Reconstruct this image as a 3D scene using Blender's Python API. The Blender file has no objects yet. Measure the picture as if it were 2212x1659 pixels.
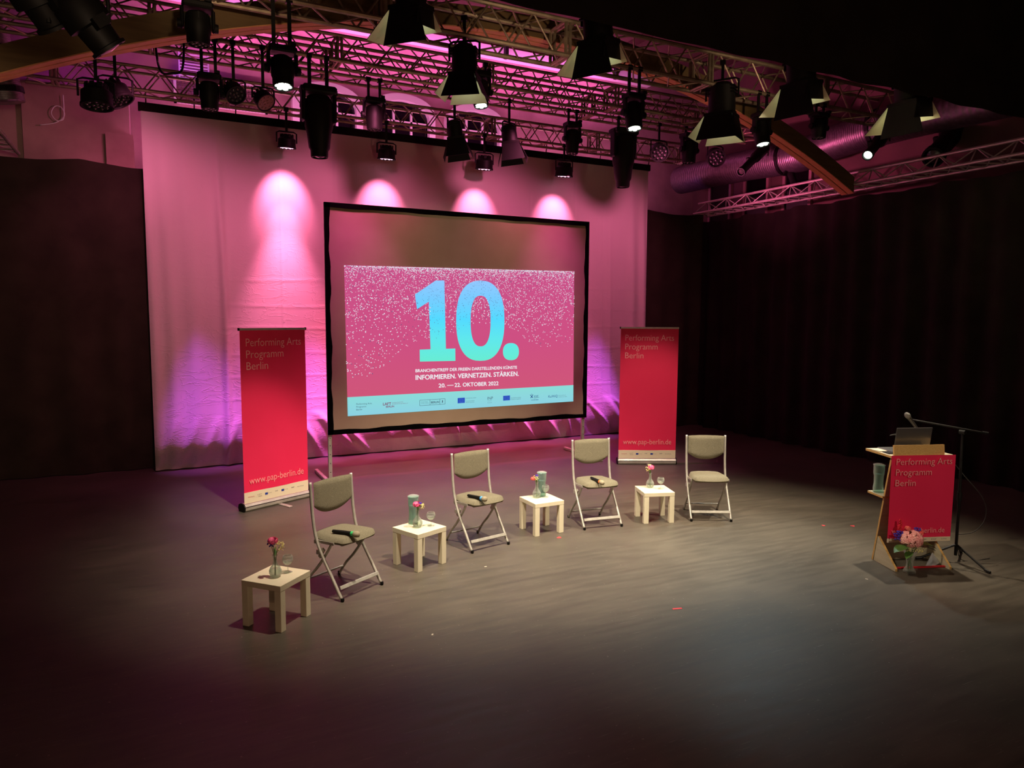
import bpy, math, random
from mathutils import Vector, Matrix
from math import sin, cos, pi, radians
random.seed(7)
S = bpy.context.scene
COL = S.collection

# ------------------------------------------------------------------ camera
F, PITCH, ROLL, YAW, H = 1542.292, .0945, .0055, .4661, 2.1898
def _axes():
    r0 = Vector((cos(YAW), -sin(YAW), 0)); fw = Vector((sin(YAW)*cos(PITCH), cos(YAW)*cos(PITCH), -sin(PITCH)))
    u0 = Vector((sin(YAW)*sin(PITCH), cos(YAW)*sin(PITCH), cos(PITCH)))
    return r0*cos(ROLL)+u0*sin(ROLL), -r0*sin(ROLL)+u0*cos(ROLL), fw
RX, UX, FX = _axes()
cam = bpy.data.objects.new('camera', bpy.data.cameras.new('camera'))
COL.objects.link(cam)
M = Matrix((RX, UX, -FX)).transposed().to_4x4(); M.translation = (0, 0, H)
cam.matrix_world = M
cam.data.sensor_width = 36; cam.data.lens = F*36/2212; cam.data.clip_end = 100
S.camera = cam
def ray(px, py): return FX + RX*((px-1106)/F) - UX*((py-829.5)/F)
def atz(px, py, z=0.): d = ray(px, py); return Vector((0, 0, H)) + d*((z-H)/d.z)
def aty(px, py, y): d = ray(px, py); return Vector((0, 0, H)) + d*(y/d.y)
def depth(p): return (Vector(p)-Vector((0, 0, H))).dot(FX)

# ------------------------------------------------------------------ world, exposure
w = bpy.data.worlds.new('world'); S.world = w; w.use_nodes = True
w.node_tree.nodes['Background'].inputs[0].default_value = (1.0, .62, .42, 1)
w.node_tree.nodes['Background'].inputs[1].default_value = .10
S.view_settings.view_transform = 'Standard'; S.view_settings.look = 'None'
S.view_settings.exposure = .22; S.view_settings.gamma = 1; S.view_settings.use_curve_mapping = False
S.cycles.use_denoising = True; S.cycles.max_bounces = 8; S.cycles.transparent_max_bounces = 12
S.cycles.caustics_reflective = False; S.cycles.caustics_refractive = False
S.cycles.sample_clamp_indirect = 4

def lin(c): return tuple(((x/255)/12.92 if x <= 10 else ((x/255+.055)/1.055)**2.4) for x in c)+(1,)
def spot(name, loc, target, col, power, ang, blend=.6, r=.06):
    L = bpy.data.lights.new(name, 'SPOT'); L.color = col; L.energy = power
    L.spot_size = radians(ang); L.spot_blend = blend; L.shadow_soft_size = r
    o = bpy.data.objects.new(name, L); COL.objects.link(o); o.location = loc
    o.rotation_euler = (Vector(target)-Vector(loc)).to_track_quat('-Z', 'Y').to_euler()
    return o
def area(name, loc, target, col, power, sx, sy):
    L = bpy.data.lights.new(name, 'AREA'); L.shape = 'RECTANGLE'; L.size = sx; L.size_y = sy
    L.color = col; L.energy = power
    o = bpy.data.objects.new(name, L); COL.objects.link(o); o.location = loc
    o.rotation_euler = (Vector(target)-Vector(loc)).to_track_quat('-Z', 'Y').to_euler()
    return o

WARM = (1, .85, .64); COOL = (.80, .95, 1.0); PINK = (1, .20, .42); PURP = (.62, .10, 1.0); MAG = (1, .27, .62)
T1Y, T2Y, T3Y, T4Y = 10.7, 8.85, 6.9, 4.78
# front fresnels (behind the black border) that light the chairs and tables
K1 = aty(885, 12, T4Y); K2 = aty(1290, 88, T4Y); K3 = aty(1728, 182, T4Y); K4 = aty(1962, 222, T4Y)
spot('fresnel_light', K1+Vector((0, .02, -.12)), (2.2, 6.35, .3), WARM, 620, 80, .95)
spot('fresnel_light', K2+Vector((0, .02, -.12)), (3.2, 6.35, .3), WARM, 760, 80, .95)
spot('fresnel_light', K3+Vector((0, .02, -.12)), (4.4, 6.35, .3), WARM, 760, 80, .95)
spot('fresnel_light', K4+Vector((0, .02, -.12)), (5.3, 5.0, .2), WARM, 600, 78, .95)
# white moving heads over the stage
MH = [(608, 160, T3Y), (1037, 224, T2Y), (1370, 270, T3Y), (1647, 303, T3Y)]
for (a, b, y), tgt, e in zip(MH, [(1.6, 4.6, 0), (3.0, 5.6, 0), (3.8, 4.9, 0), (4.9, 4.5, 0)], [70, 150, 260, 330]):
    p = aty(a, b, y); spot('wash_light', p+Vector((0, 0, -.10)), tgt, (.95, 1, .86) if e < 280 else (.78, .97, 1), e, 42, 1)
spot('fresnel_light', K2+Vector((0, .02, -.12)), (5.85, 3.95, .7), WARM, 330, 22, .5)  # extra narrow beam added at this lamp to lift the lectern
spot('front_fill_light', (-1.0, -1.5, 4.8), (1.6, 3.4, 0), (1, .55, .36), 130, 52, 1, .2)  # added reddish fill for the dark foreground floor, no lamp known there
spot('front_fill_light', (2.8, -2.6, 4.6), (5.9, 3.95, .65), WARM, 420, 12, .6, .1)  # added unseen beam to brighten the lectern front
spot('projector_spill', (3.9, -2.0, 3.4), (4.0, 9.45, 2.1), (1, .84, .60), 700, 20.5, .55, .05)
# pink LED cans grazing the cloth
PARS = [(625, 300), (845, 325), (1060, 348), (1235, 364)]
for i, (a, b) in enumerate(PARS):
    p = aty(a, b, 10.45)-Vector((0, 0, .08))
    spot('cloth_light', p, (p.x, 11.02, p.z-.62), PINK, [190, 160, 160, 170][i], 56, 1, .03)
    spot('cloth_light', p, (p.x, 11.04, p.z-1.15), (1, .26, .44), [120, 100, 100, 110][i], 30, 1, .03)
    spot('cloth_light', p, (p.x, 11.04, p.z-3.0), (1, .20, .44), [620, 380, 380, 480][i], 40, 1, .03)
for x, e in ((.62, 900), (1.3, 560), (2.15, 1300), (3.2, 900), (4.2, 900), (5.2, 900), (6.2, 1000), (7.25, 1300)):
    spot('purple_light', (x, 9.75, 4.9), (x, 10.97, .48), PURP, e, 17, 1, .05)
for x in (2.3, 3.9, 5.4):
    spot('purple_floor_light', (x, T2Y, 5.0), (x+.2, 8.9, 0), (.80, .09, .52), 560, 54, 1, .05)
for x in (.2, 2.6, 5.0, 7.4):
    spot('magenta_wash', (x, T2Y-.1, 4.9), (x, 11, 2.9), (1, .19, .42), 160, 90, 1, .08)
for x in (2.4, 3.6, 4.8, 6.0):
    spot('cloth_foot_fill', (x-.5, 9.75, 4.8), (x+.1, 10.9, .28), (1, .14, .30), 1100, 20, 1, .03)  # added red spots to colour the folds at the cloth foot
for x in (2.6, 4.4, 6.2):
    spot('red_floor_light', (x, 10.2, 4.7), (x, 10.4, 0), (1, .05, .08), 520, 44, 1, .05)
# unseen strips added behind the cloth to tint rear wall, cornice and ledge
area('rear_wall_fill', (4.4, 11.35, 4.4), (4.4, 12.6, 6.0), MAG, 90, 8.4, .1)
area('cornice_fill', (4.4, 11.9, 6.45), (4.4, 12.5, 7.1), (1, .20, .75), 60, 8.2, .06)
area('ledge_fill', (-.8, 11.85, 5.42), (-.8, 11.84, 5.0), (.5, .08, 1), 14, 1.3, .05).data.spread = radians(50)
spot('hall_fill_light', (.5, -.8, 2.6), (-2.0, 9.5, 2.4), (1, .70, .46), 420, 44, 1, .4)  # added warm fill to lift the left curtain, no source known
spot('left_wall_fill', (.4, 9.2, 4.6), (-.9, 11.5, 4.2), (1, .2, .45), 40, 70, 1, .05)  # added dim magenta fill for the left return wall
for x in (.5, 3.5, 6.5):
    spot('truss_fill', (x, 4.72, 4.45), (x+.3, 8.6, 5.75), (1, .70, .44), 60, 40, 1, .05)  # added warm fill to brighten the trusses, no fixture there
spot('fresnel_light', K3+Vector((0, .02, -.12)), (6.45, 8.4, .75), WARM, 380, 26, .8)  # second beam added at this lamp to brighten the right banner
spot('fresnel_light', K1+Vector((0, .02, -.12)), (1.15, 8.0, .7), WARM, 330, 24, .7)  # second beam added at this lamp to brighten the left banner
spot('duct_light', (7.6, 9.2, 3.9), (9.7, 9.0, 4.8), (1, .16, .40), 170, 90, 1, .05)
spot('duct_light', (8.2, 11.4, 3.8), (9.7, 11.0, 4.9), (.65, .1, 1), 10, 60, 1, .05)
spot('hall_fill_light', (2.6, -1.2, .6), (3.6, 7.4, 5.4), (1, .46, .30), 110, 78, 1, .4)  # added low fill standing in for warm bounce under the beam

# ------------------------------------------------------------------ materials
MAT = {}
def mat(name, col, rough=.6, metal=0., spec=.5, emit=None, es=0., noise=None, bump=0., bscale=60., trans=0., ior=1.45, aniso=None):
    if name in MAT: return MAT[name]
    m = bpy.data.materials.new(name); m.use_nodes = True; nt = m.node_tree; b = nt.nodes['Principled BSDF']
    b.inputs['Base Color'].default_value = lin(col); b.inputs['Roughness'].default_value = rough
    b.inputs['Metallic'].default_value = metal; b.inputs['Specular IOR Level'].default_value = spec
    b.inputs['IOR'].default_value = ior; b.inputs['Transmission Weight'].default_value = trans
    if emit: b.inputs['Emission Color'].default_value = lin(emit); b.inputs['Emission Strength'].default_value = es
    if noise or bump:
        tc = nt.nodes.new('ShaderNodeTexCoord'); mp = nt.nodes.new('ShaderNodeMapping')
        nt.links.new(tc.outputs['Object'], mp.inputs[0])
        if aniso: mp.inputs['Scale'].default_value = aniso
    if noise:
        c2, sc = noise
        n = nt.nodes.new('ShaderNodeTexNoise'); n.inputs['Scale'].default_value = sc; n.inputs['Detail'].default_value = 6
        nt.links.new(mp.outputs[0], n.inputs['Vector'])
        r = nt.nodes.new('ShaderNodeValToRGB'); r.color_ramp.elements[0].position = .35; r.color_ramp.elements[1].position = .65
        r.color_ramp.elements[0].color = lin(col); r.color_ramp.elements[1].color = lin(c2)
        nt.links.new(n.outputs[0], r.inputs[0]); nt.links.new(r.outputs[0], b.inputs['Base Color'])
    if bump:
        n = nt.nodes.new('ShaderNodeTexNoise'); n.inputs['Scale'].default_value = bscale; n.inputs['Detail'].default_value = 4
        nt.links.new(mp.outputs[0], n.inputs['Vector'])
        k = nt.nodes.new('ShaderNodeBump'); k.inputs['Strength'].default_value = bump; k.inputs['Distance'].default_value = .01
        nt.links.new(n.outputs[0], k.inputs['Height']); nt.links.new(k.outputs[0], b.inputs['Normal'])
    MAT[name] = m; return m
BLACKFAB = mat('black_molton', (30, 26, 22), .95, spec=.1, noise=((37, 32, 27), 3), bump=.3, bscale=200)
DRAPE = mat('hazed_black_molton', (52, 45, 38), .95, spec=.1, noise=((62, 54, 45), 3), bump=.3, bscale=200)  # left and rear curtain black lifted to stand in for haze
BLACKPL = mat('black_plastic', (16, 15, 14), .55, spec=.3, noise=((22, 20, 19), 8))
BLACKMET = mat('black_metal', (20, 19, 18), .5, .4, noise=((27, 25, 23), 12))
ALU = mat('aluminium', (205, 198, 186), .45, .5, noise=((188, 180, 168), 14), bump=.1, bscale=90)
ALUD = mat('aluminium_worn', (176, 158, 134), .5, .65, noise=((146, 130, 108), 9))
STEEL = mat('silver_tube', (208, 203, 192), .38, .45, noise=((192, 187, 176), 20))
FABRIC = mat('grey_weave', (146, 138, 116), .95, spec=.15, noise=((112, 105, 88), 240), bump=.5, bscale=420)
WHITEW = mat('cream_laminate', (240, 230, 202), .45, spec=.4, noise=((234, 224, 194), 5))
BIRCH = mat('birch_ply_face', (196, 186, 160), .55, noise=((184, 172, 144), 4), aniso=(1, 1, 8))
EDGE = mat('ply_edge', (214, 172, 104), .6, noise=((190, 146, 84), 60), aniso=(1, 1, 6))
RED = mat('red_print', (246, 46, 92), .5, spec=.3, noise=((242, 43, 88), 2))
REDT = mat('pale_lettering', (255, 172, 172), .5)
CREAM = mat('cream_print', (240, 220, 190), .55)
def thin_glass(name, tint, k):
    m = bpy.data.materials.new(name); m.use_nodes = True; nt = m.node_tree; nt.nodes.clear(); N = nt.nodes.new; Lk = nt.links.new
    o = N('ShaderNodeOutputMaterial'); t = N('ShaderNodeBsdfTransparent'); t.inputs[0].default_value = lin(tint)
    g = N('ShaderNodeBsdfGlossy'); g.inputs['Roughness'].default_value = .05; df = N('ShaderNodeBsdfDiffuse'); df.inputs[0].default_value = lin((250, 246, 238))
    gd = N('ShaderNodeMixShader'); gd.inputs[0].default_value = .55; Lk(g.outputs[0], gd.inputs[1]); Lk(df.outputs[0], gd.inputs[2])
    lw = N('ShaderNodeLayerWeight'); lw.inputs[0].default_value = .35; mr = N('ShaderNodeMapRange'); mr.inputs[3].default_value = k*.3; mr.inputs[4].default_value = min(1, k*2.4)
    Lk(lw.outputs['Facing'], mr.inputs[0]); mx = N('ShaderNodeMixShader'); Lk(mr.outputs[0], mx.inputs[0]); Lk(t.outputs[0], mx.inputs[1]); Lk(gd.outputs[0], mx.inputs[2]); Lk(mx.outputs[0], o.inputs[0])
    MAT[name] = m; return m
GLASS = thin_glass('clear_glass', (246, 251, 248), .24)
GLASSG = thin_glass('green_glass', (226, 250, 244), .26)
WATER = thin_glass('water', (250, 253, 250), .22)
LEAF = mat('leaf_green', (60, 92, 40), .5, noise=((84, 120, 52), 30))
STEM = mat('stem_green', (96, 128, 44), .6, noise=((70, 100, 36), 40))
PINKF = mat('pink_petal', (255, 84, 150), .7, noise=((255, 140, 180), 60))
REDF = mat('red_petal', (190, 20, 40), .7, noise=((230, 40, 60), 60))
PURPF = mat('violet_petal', (92, 60, 190), .7, noise=((60, 40, 140), 60))
YELF = mat('yellow_petal', (236, 222, 130), .7, noise=((250, 240, 180), 80))
HYD = mat('hydrangea_pink', (240, 150, 150), .7, noise=((252, 190, 180), 30))
SALM = mat('salmon_petal', (240, 96, 90), .7, noise=((250, 130, 120), 30))
LEDW = mat('lit_white_lens', (255, 255, 245), .3, emit=(235, 255, 235), es=2.2)
LEDP = mat('lit_pink_lens', (255, 200, 220), .3, emit=(255, 190, 225), es=2.5)
LENS = mat('dark_lens', (60, 54, 52), .12, spec=.8)
LENSP = mat('frosted_lens', (180, 120, 110), .35, noise=((150, 90, 90), 60))
DOORIN = mat('lit_door_metal', (238, 234, 196), .6, noise=((244, 240, 206), 6))  # inner barn door faces, paled to carry the lamp's own glow
WALL = mat('rough_plaster', (190, 150, 150), .9, noise=((160, 122, 124), 1.6), bump=.5, bscale=6)
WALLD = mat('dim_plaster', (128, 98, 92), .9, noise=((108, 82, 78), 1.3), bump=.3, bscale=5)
CEIL = mat('ceiling_paint', (110, 78, 70), .9, noise=((92, 64, 58), 1.2))
WHITEP = mat('white_gloss_paint', (245, 235, 240), .5)
PANE = mat('night_glass', (22, 14, 22), .1, spec=.7)
DUCT = mat('galvanised_steel', (150, 140, 145), .38, .8, noise=((130, 120, 126), 20))
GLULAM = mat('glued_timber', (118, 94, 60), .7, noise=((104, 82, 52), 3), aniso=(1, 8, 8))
GLULAMU = mat('lit_timber', (235, 165, 112), .6, noise=((222, 150, 100), 4), aniso=(1, 8, 8))  # underside copy of the timber, coloured as if lit orange
SCREENF = mat('screen_fabric', (168, 148, 120), .9, noise=((162, 142, 114), 3))
CHROME = mat('brushed_laptop', (130, 128, 128), .35, .8)

# ------------------------------------------------------------------ mesh builder
class MB:
    def __init__(s): s.v = []; s.f = []; s.m = []; s.mi = 0
    def add(s, vs, fs):
        o = len(s.v); s.v += [tuple(x) for x in vs]; s.f += [tuple(i+o for i in f) for f in fs]; s.m += [s.mi]*len(fs)
        return s
    def box(s, c, d, R=None):
        x, y, z = d[0]/2, d[1]/2, d[2]/2
        vs = [Vector((a*x, b*y, e*z)) for e in (-1, 1) for b in (-1, 1) for a in (-1, 1)]
        if R: vs = [R @ q for q in vs]
        c = Vector(c)
        return s.add([q+c for q in vs], [(0, 2, 3, 1), (4, 5, 7, 6), (0, 1, 5, 4), (2, 6, 7, 3), (0, 4, 6, 2), (1, 3, 7, 5)])
    def bbox(s, c, d, b=.004, R=None):      # box with chamfered vertical and horizontal edges
        x, y, z = d[0]/2, d[1]/2, d[2]/2
        def ring(xx, yy, zz, bb): return [(xx-bb, -yy, zz), (xx, -yy+bb, zz), (xx, yy-bb, zz), (xx-bb, yy, zz), (-xx+bb, yy, zz), (-xx, yy-bb, zz), (-xx, -yy+bb, zz), (-xx+bb, -yy, zz)]
        vs = ring(x-b, y-b, -z, b*.4)+ring(x, y, -z+b, b)+ring(x, y, z-b, b)+ring(x-b, y-b, z, b*.4)
        vs = [Vector(q) for q in vs]
        if R: vs = [R @ q for q in vs]
        c = Vector(c); fs = [tuple(reversed(range(8))), tuple(range(24, 32))]
        for k in range(3):
            for i in range(8): j = (i+1) % 8; fs.append((k*8+i, k*8+j, k*8+8+j, k*8+8+i))
        return s.add([q+c for q in vs], fs)
    def tube(s, pts, r, n=8, caps=True):
        pts = [Vector(p) for p in pts]; rs = r if isinstance(r, (list, tuple)) else [r]*len(pts)
        vs = []; up = None
        for i, p in enumerate(pts):
            t = (pts[min(i+1, len(pts)-1)]-pts[max(i-1, 0)]).normalized()
            if up is None: up = Vector((0, 0, 1)) if abs(t.z) < .9 else Vector((0, 1, 0))
            a = t.cross(up).normalized(); b = a.cross(t).normalized(); up = b
            for k in range(n): th = 2*pi*k/n; vs.append(p+(a*cos(th)+b*sin(th))*rs[i])
        fs = []
        for i in range(len(pts)-1):
            for k in range(n): j = (k+1) % n; fs.append((i*n+k, i*n+j, (i+1)*n+j, (i+1)*n+k))
        if caps: fs += [tuple(reversed(range(n))), tuple(range((len(pts)-1)*n, len(pts)*n))]
        return s.add(vs, fs)
    def lathe(s, prof, n=20, M=None, close=False):
        vs = []
        for (r, z) in prof:
            for k in range(n): th = 2*pi*k/n; q = Vector((r*cos(th), r*sin(th), z)); vs.append(M @ q if M else q)
        fs = []; m = len(prof)
        for i in range(m if close else m-1):
            i2 = (i+1) % m
            for k in range(n): j = (k+1) % n; fs.append((i*n+k, i*n+j, i2*n+j, i2*n+k))
        if not close:
            if prof[0][0] > 1e-4: fs.append(tuple(reversed(range(n))))
            if prof[-1][0] > 1e-4: fs.append(tuple(range((m-1)*n, m*n)))
        return s.add(vs, fs)
    def prism(s, poly, t, M=None):          # polygon in xy, thickness t in z, centred
        n = len(poly); vs = [Vector((x, y, -t/2)) for x, y in poly]+[Vector((x, y, t/2)) for x, y in poly]
        if M: vs = [M @ q for q in vs]
        fs = [tuple(reversed(range(n))), tuple(range(n, 2*n))]+[(i, (i+1) % n, n+(i+1) % n, n+i) for i in range(n)]
        return s.add(vs, fs)
    def blob(s, c, r, seed=0, k=.0):
        random.seed(seed); c = Vector(c); vs = []; n = 6; m = 4
        vs.append(c+Vector((0, 0, -r)))
        for i in range(1, m):
            ph = pi*i/m-pi/2
            for j in range(n):
                th = 2*pi*j/n; q = Vector((cos(ph)*cos(th), cos(ph)*sin(th), sin(ph)))*r*(1+random.uniform(-k, k)); vs.append(c+q)
        vs.append(c+Vector((0, 0, r))); fs = []
        for j in range(n): fs.append((0, 1+(j+1) % n, 1+j))
        for i in range(m-2):
            for j in range(n): a = 1+i*n; fs.append((a+j, a+(j+1) % n, a+n+(j+1) % n, a+n+j))
        a = 1+(m-2)*n
        for j in range(n): fs.append((a+j, a+(j+1) % n, len(vs)-1))
        return s.add(vs, fs)
    def mesh(s, name, mats, smooth=False):
        me = bpy.data.meshes.new(name); me.from_pydata(s.v, [], s.f)
        for m in (mats if isinstance(mats, (list, tuple)) else [mats]): me.materials.append(m)
        if any(s.m): me.polygons.foreach_set('material_index', s.m)
        if smooth: me.shade_smooth()
        me.update(); return me
    def build(s, name, mats, parent=None, smooth=False, auto=None):
        me = s.mesh(name, mats, smooth)
        if auto is not None: me.shade_smooth(); me.set_sharp_from_angle(angle=radians(auto))
        return link(name, me, parent)
def link(name, me, parent=None):
    o = bpy.data.objects.new(name, me); COL.objects.link(o)
    if parent: o.parent = parent
    return o
def tag(o, label, cat, group=None, kind=None):
    o['label'] = label; o['category'] = cat
    if group: o['group'] = group
    if kind: o['kind'] = kind
    return o
def thing(name, label, cat, loc=(0, 0, 0), rotz=0, group=None):
    o = bpy.data.objects.new(name, None); COL.objects.link(o); o.location = loc; o.rotation_euler = (0, 0, rotz)
    o.empty_display_size = .1
    return tag(o, label, cat, group)
def struct(o): o['kind'] = 'structure'; return o
def copytree(root, loc, rotz, label, group=None):
    r = root.copy(); COL.objects.link(r); r.location = loc; r.rotation_euler = (0, 0, rotz); r['label'] = label
    if group: r['group'] = group
    for ch in list(root.children):
        c = ch.copy(); COL.objects.link(c); c.parent = r
        for g in list(ch.children): d = g.copy(); COL.objects.link(d); d.parent = c
    return r
def Rx(a): return Matrix.Rotation(a, 4, 'X')
def Ry(a): return Matrix.Rotation(a, 4, 'Y')
def Rz(a): return Matrix.Rotation(a, 4, 'Z')
def Tr(x, y, z): return Matrix.Translation((x, y, z))
def spline(P, n=6):
    P = [Vector(p) for p in P]; out = []
    for i in range(len(P)-1):
        a, b, c, d = P[max(i-1, 0)], P[i], P[i+1], P[min(i+2, len(P)-1)]
        for k in range(n):
            t = k/n; out.append(.5*((2*b)+(c-a)*t+(2*a-5*b+4*c-d)*t*t+(3*b-a-3*c+d)*t**3))
    return out+[P[-1]]
def text_mesh(txt, width, off=0., space=1., height=None):
    c = bpy.data.curves.new('t', 'FONT'); c.body = txt; c.size = 1; c.offset = off; c.space_character = space; c.resolution_u = 3
    o = bpy.data.objects.new('t', c); COL.objects.link(o)
    dg = bpy.context.evaluated_depsgraph_get(); me = bpy.data.meshes.new_from_object(o.evaluated_get(dg))
    vs = [v.co.copy() for v in me.vertices]; fs = [tuple(p.vertices) for p in me.polygons]
    bpy.data.objects.remove(o); bpy.data.curves.remove(c); bpy.data.meshes.remove(me)
    x0 = min(v.x for v in vs); x1 = max(v.x for v in vs)
    k = width/(x1-x0); y0 = 0; ky = height/.73 if height else k
    return [((v.x-x0)*k, (v.y-y0)*ky) for v in vs], fs

# ------------------------------------------------------------------ room
def floor_mat():
    m = bpy.data.materials.new('stage_vinyl'); m.use_nodes = True; nt = m.node_tree; b = nt.nodes['Principled BSDF']
    N = nt.nodes.new; Lk = nt.links.new
    tc = N('ShaderNodeTexCoord')
    def noise(sc, det, scale=(1, 1, 1), rot=0):
        mp = N('ShaderNodeMapping'); mp.inputs['Scale'].default_value = scale; mp.inputs['Rotation'].default_value = (0, 0, rot)
        Lk(tc.outputs['Object'], mp.inputs[0]); n = N('ShaderNodeTexNoise'); n.inputs['Scale'].default_value = sc; n.inputs['Detail'].default_value = det
        Lk(mp.outputs[0], n.inputs['Vector']); return n
    a = noise(1.3, 8); s1 = noise(5.5, 12, (.45, 3.2, 1), -.25); s2 = noise(9, 8, (.7, 12, 1), -.5); sp = noise(42, 2)
    r = N('ShaderNodeValToRGB'); r.color_ramp.elements[0].position = .38; r.color_ramp.elements[1].position = .64
    r.color_ramp.elements[0].color = lin((78, 72, 63)); r.color_ramp.elements[1].color = lin((98, 90, 78))
    mx = N('ShaderNodeMath'); mx.operation = 'ADD'; Lk(a.outputs[0], mx.inputs[0]); Lk(s1.outputs[0], mx.inputs[1])
    hf = N('ShaderNodeMath'); hf.operation = 'MULTIPLY'; hf.inputs[1].default_value = .5; Lk(mx.outputs[0], hf.inputs[0]); Lk(hf.outputs[0], r.inputs[0])
    # scuff specks
    r2 = N('ShaderNodeValToRGB'); r2.color_ramp.elements[0].position = .70; r2.color_ramp.elements[1].position = .76
    Lk(sp.outputs[0], r2.inputs[0])
    r3 = N('ShaderNodeValToRGB'); r3.color_ramp.elements[0].position = .63; r3.color_ramp.elements[1].position = .80; Lk(s2.outputs[0], r3.inputs[0])
    ad = N('ShaderNodeMath'); ad.operation = 'MAXIMUM'; Lk(r2.outputs[0], ad.inputs[0]); Lk(r3.outputs[0], ad.inputs[1])
    ms = N('ShaderNodeMath'); ms.operation = 'MULTIPLY'; ms.inputs[1].default_value = .4; Lk(ad.outputs[0], ms.inputs[0])
    mc = N('ShaderNodeMix'); mc.data_type = 'RGBA'; Lk(ms.outputs[0], mc.inputs[0]); Lk(r.outputs[0], mc.inputs[6]); mc.inputs[7].default_value = lin((170, 160, 150))
    Lk(mc.outputs[2], b.inputs['Base Color'])
    rr = N('ShaderNodeMapRange'); rr.inputs[3].default_value = .34; rr.inputs[4].default_value = .58; Lk(s1.outputs[0], rr.inputs[0]); Lk(rr.outputs[0], b.inputs['Roughness'])
    b.inputs['Specular IOR Level'].default_value = .3
    bp = N('ShaderNodeBump'); bp.inputs['Strength'].default_value = .12; bp.inputs['Distance'].default_value = .01; Lk(a.outputs[0], bp.inputs['Height']); Lk(bp.outputs[0], b.inputs['Normal'])
    return m
struct(MB().box((4.2, 5.5, -.05), (13.4, 17, .1)).build('floor', floor_mat()))
struct(MB().box((4.2, 6.5, 7.35), (13.4, 13, .1)).build('ceiling', CEIL))
struct(MB().box((4.2, 12.65, 3.65), (13.4, .3, 7.3)).build('wall_back', WALL))
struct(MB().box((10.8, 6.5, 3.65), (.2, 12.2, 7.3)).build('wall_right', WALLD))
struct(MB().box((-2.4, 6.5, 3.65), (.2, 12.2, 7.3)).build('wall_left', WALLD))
struct(MB().box((-.80, 12.0, 2.62), (1.25, .95, 5.24)).build('wall_left_return', WALL))
struct(MB().box((-1.75, 12.0, 2.62), (.62, .75, 5.1)).build('trim_1', WALL))
struct(MB().box((-.30, 11.46, 2.3), (.34, .14, 4.7)).build('trim_2', WALL))
# white cornice with brackets
c = struct(MB().box((4.1, 12.40, 7.03), (10.6, .22, .17)).build('trim_3', WHITEP))
for px_ in (355, 816, 1096, 1335):
    p = aty(px_, 100, 12.2); MB().box((p.x, 12.25, 7.02), (.06, .10, .22)).build('bracket', BLACKMET, c)
for i, x in enumerate((-.6, 1.6, 3.8, 6.0, 8.2)):     # ceiling purlins
    struct(MB().box((x, 9.2, 7.22), (.12, 6.5, .14)).build('trim_%d' % (i+4), CEIL))
# arched windows of the rear wall
def arch(cx, hw, z0, z1, rise, n=16):
    P = [(cx-hw, z0), (cx+hw, z0)]
    for k in range(n+1):
        t = k/n; x = hw*cos(pi*t); P.append((cx+x, z1-rise+rise*sin(pi*t)**.9 if 0 < t < 1 else z1-rise))
    return P
WINX = [2.76, 4.07, 5.45]
MXZ = Matrix(((1, 0, 0, 0), (0, 0, 1, 0), (0, 1, 0, 0), (0, 0, 0, 1)))
for i, cx in enumerate(WINX):
    o = struct(MB().prism(arch(cx, .47, 4.2, 5.93, .3), .03, Tr(0, 12.47, 0) @ MXZ).build('window_%d' % (i+1), PANE))
    fr = MB(); A = arch(cx, .58, 4.2, 6.04, .34)[1:]+[(cx-.58, 4.2)]; B = arch(cx, .47, 4.2, 5.93, .3)[1:]+[(cx-.47, 4.2)]
    for k in range(len(A)-1):
        q = [A[k], A[k+1], B[k+1], B[k]]
        vs = [(x, y, z) for y in (12.34, 12.5) for x, z in q]
        fr.add(vs, [(0, 1, 2, 3), (7, 6, 5, 4), (0, 4, 5, 1), (3, 2, 6, 7)])
    fr.build('window_frame', WHITEP, o)
    for dx in (-.16, .16): MB().box((cx+dx, 12.44, 5.0), (.035, .04, 1.6)).build('mullion', WHITEP, o)
    for z in (5.0, 5.58): MB().box((cx, 12.44, z), (.94, .04, .035)).build('glazing_bar', WHITEP, o)
# side windows half hidden behind the duct
for i, y in enumerate((9.6, 10.6, 11.6)):
    o = struct(MB().box((10.68, y, 4.55), (.04, .55, .9)).build('window_%d' % (i+4), PANE))
    for dy in (-.3, .3): MB().box((10.66, y+dy, 4.55), (.06, .06, .95)).build('window_frame', WALL, o)

# ------------------------------------------------------------------ drapes
def drape(P0, P1, z0, z1, amp, wl, seed, top=None, nx=None, nz=14, gather=.0):
    P0, P1 = Vector(P0), Vector(P1); L = (P1-P0).length; d = (P1-P0)/L; nrm = Vector((d.y, -d.x, 0))
    random.seed(seed); ph = [random.uniform(0, 6.28) for _ in range(6)]
    nx = nx or int(L/wl*8); b = MB(); vs = []
    for j in range(nz+1):
        v = j/nz
        for i in range(nx+1):
            u = i/nx*L; zt = z1-(top(u/L) if top else 0); z = z0+(zt-z0)*v
            o = amp*(sin(2*pi*u/wl+ph[0]+.6*sin(u*.9+ph[1]))+.5*sin(2*pi*u/(wl*2.3)+ph[2]))*(1-.35*v)+.01*sin(9*u+ph[3]+3*v)
            p = P0+d*u+nrm*o; vs.append((p.x, p.y, z))
    fs = [(j*(nx+1)+i, j*(nx+1)+i+1, (j+1)*(nx+1)+i+1, (j+1)*(nx+1)+i) for j in range(nz) for i in range(nx)]
    b.add(vs, fs); return b
def scallop(n, a): return lambda t: a*abs(sin(pi*t*n))
o = drape((-2.1, 11.25, 0), (9.9, 11.25, 0), .01, 4.24, .03, .55, 3, scallop(9, .06)).build('black_curtain', DRAPE, smooth=True)
tag(o, 'black curtain hanging behind the pink backdrop cloth, its scalloped top showing at both sides', 'curtain')
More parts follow.
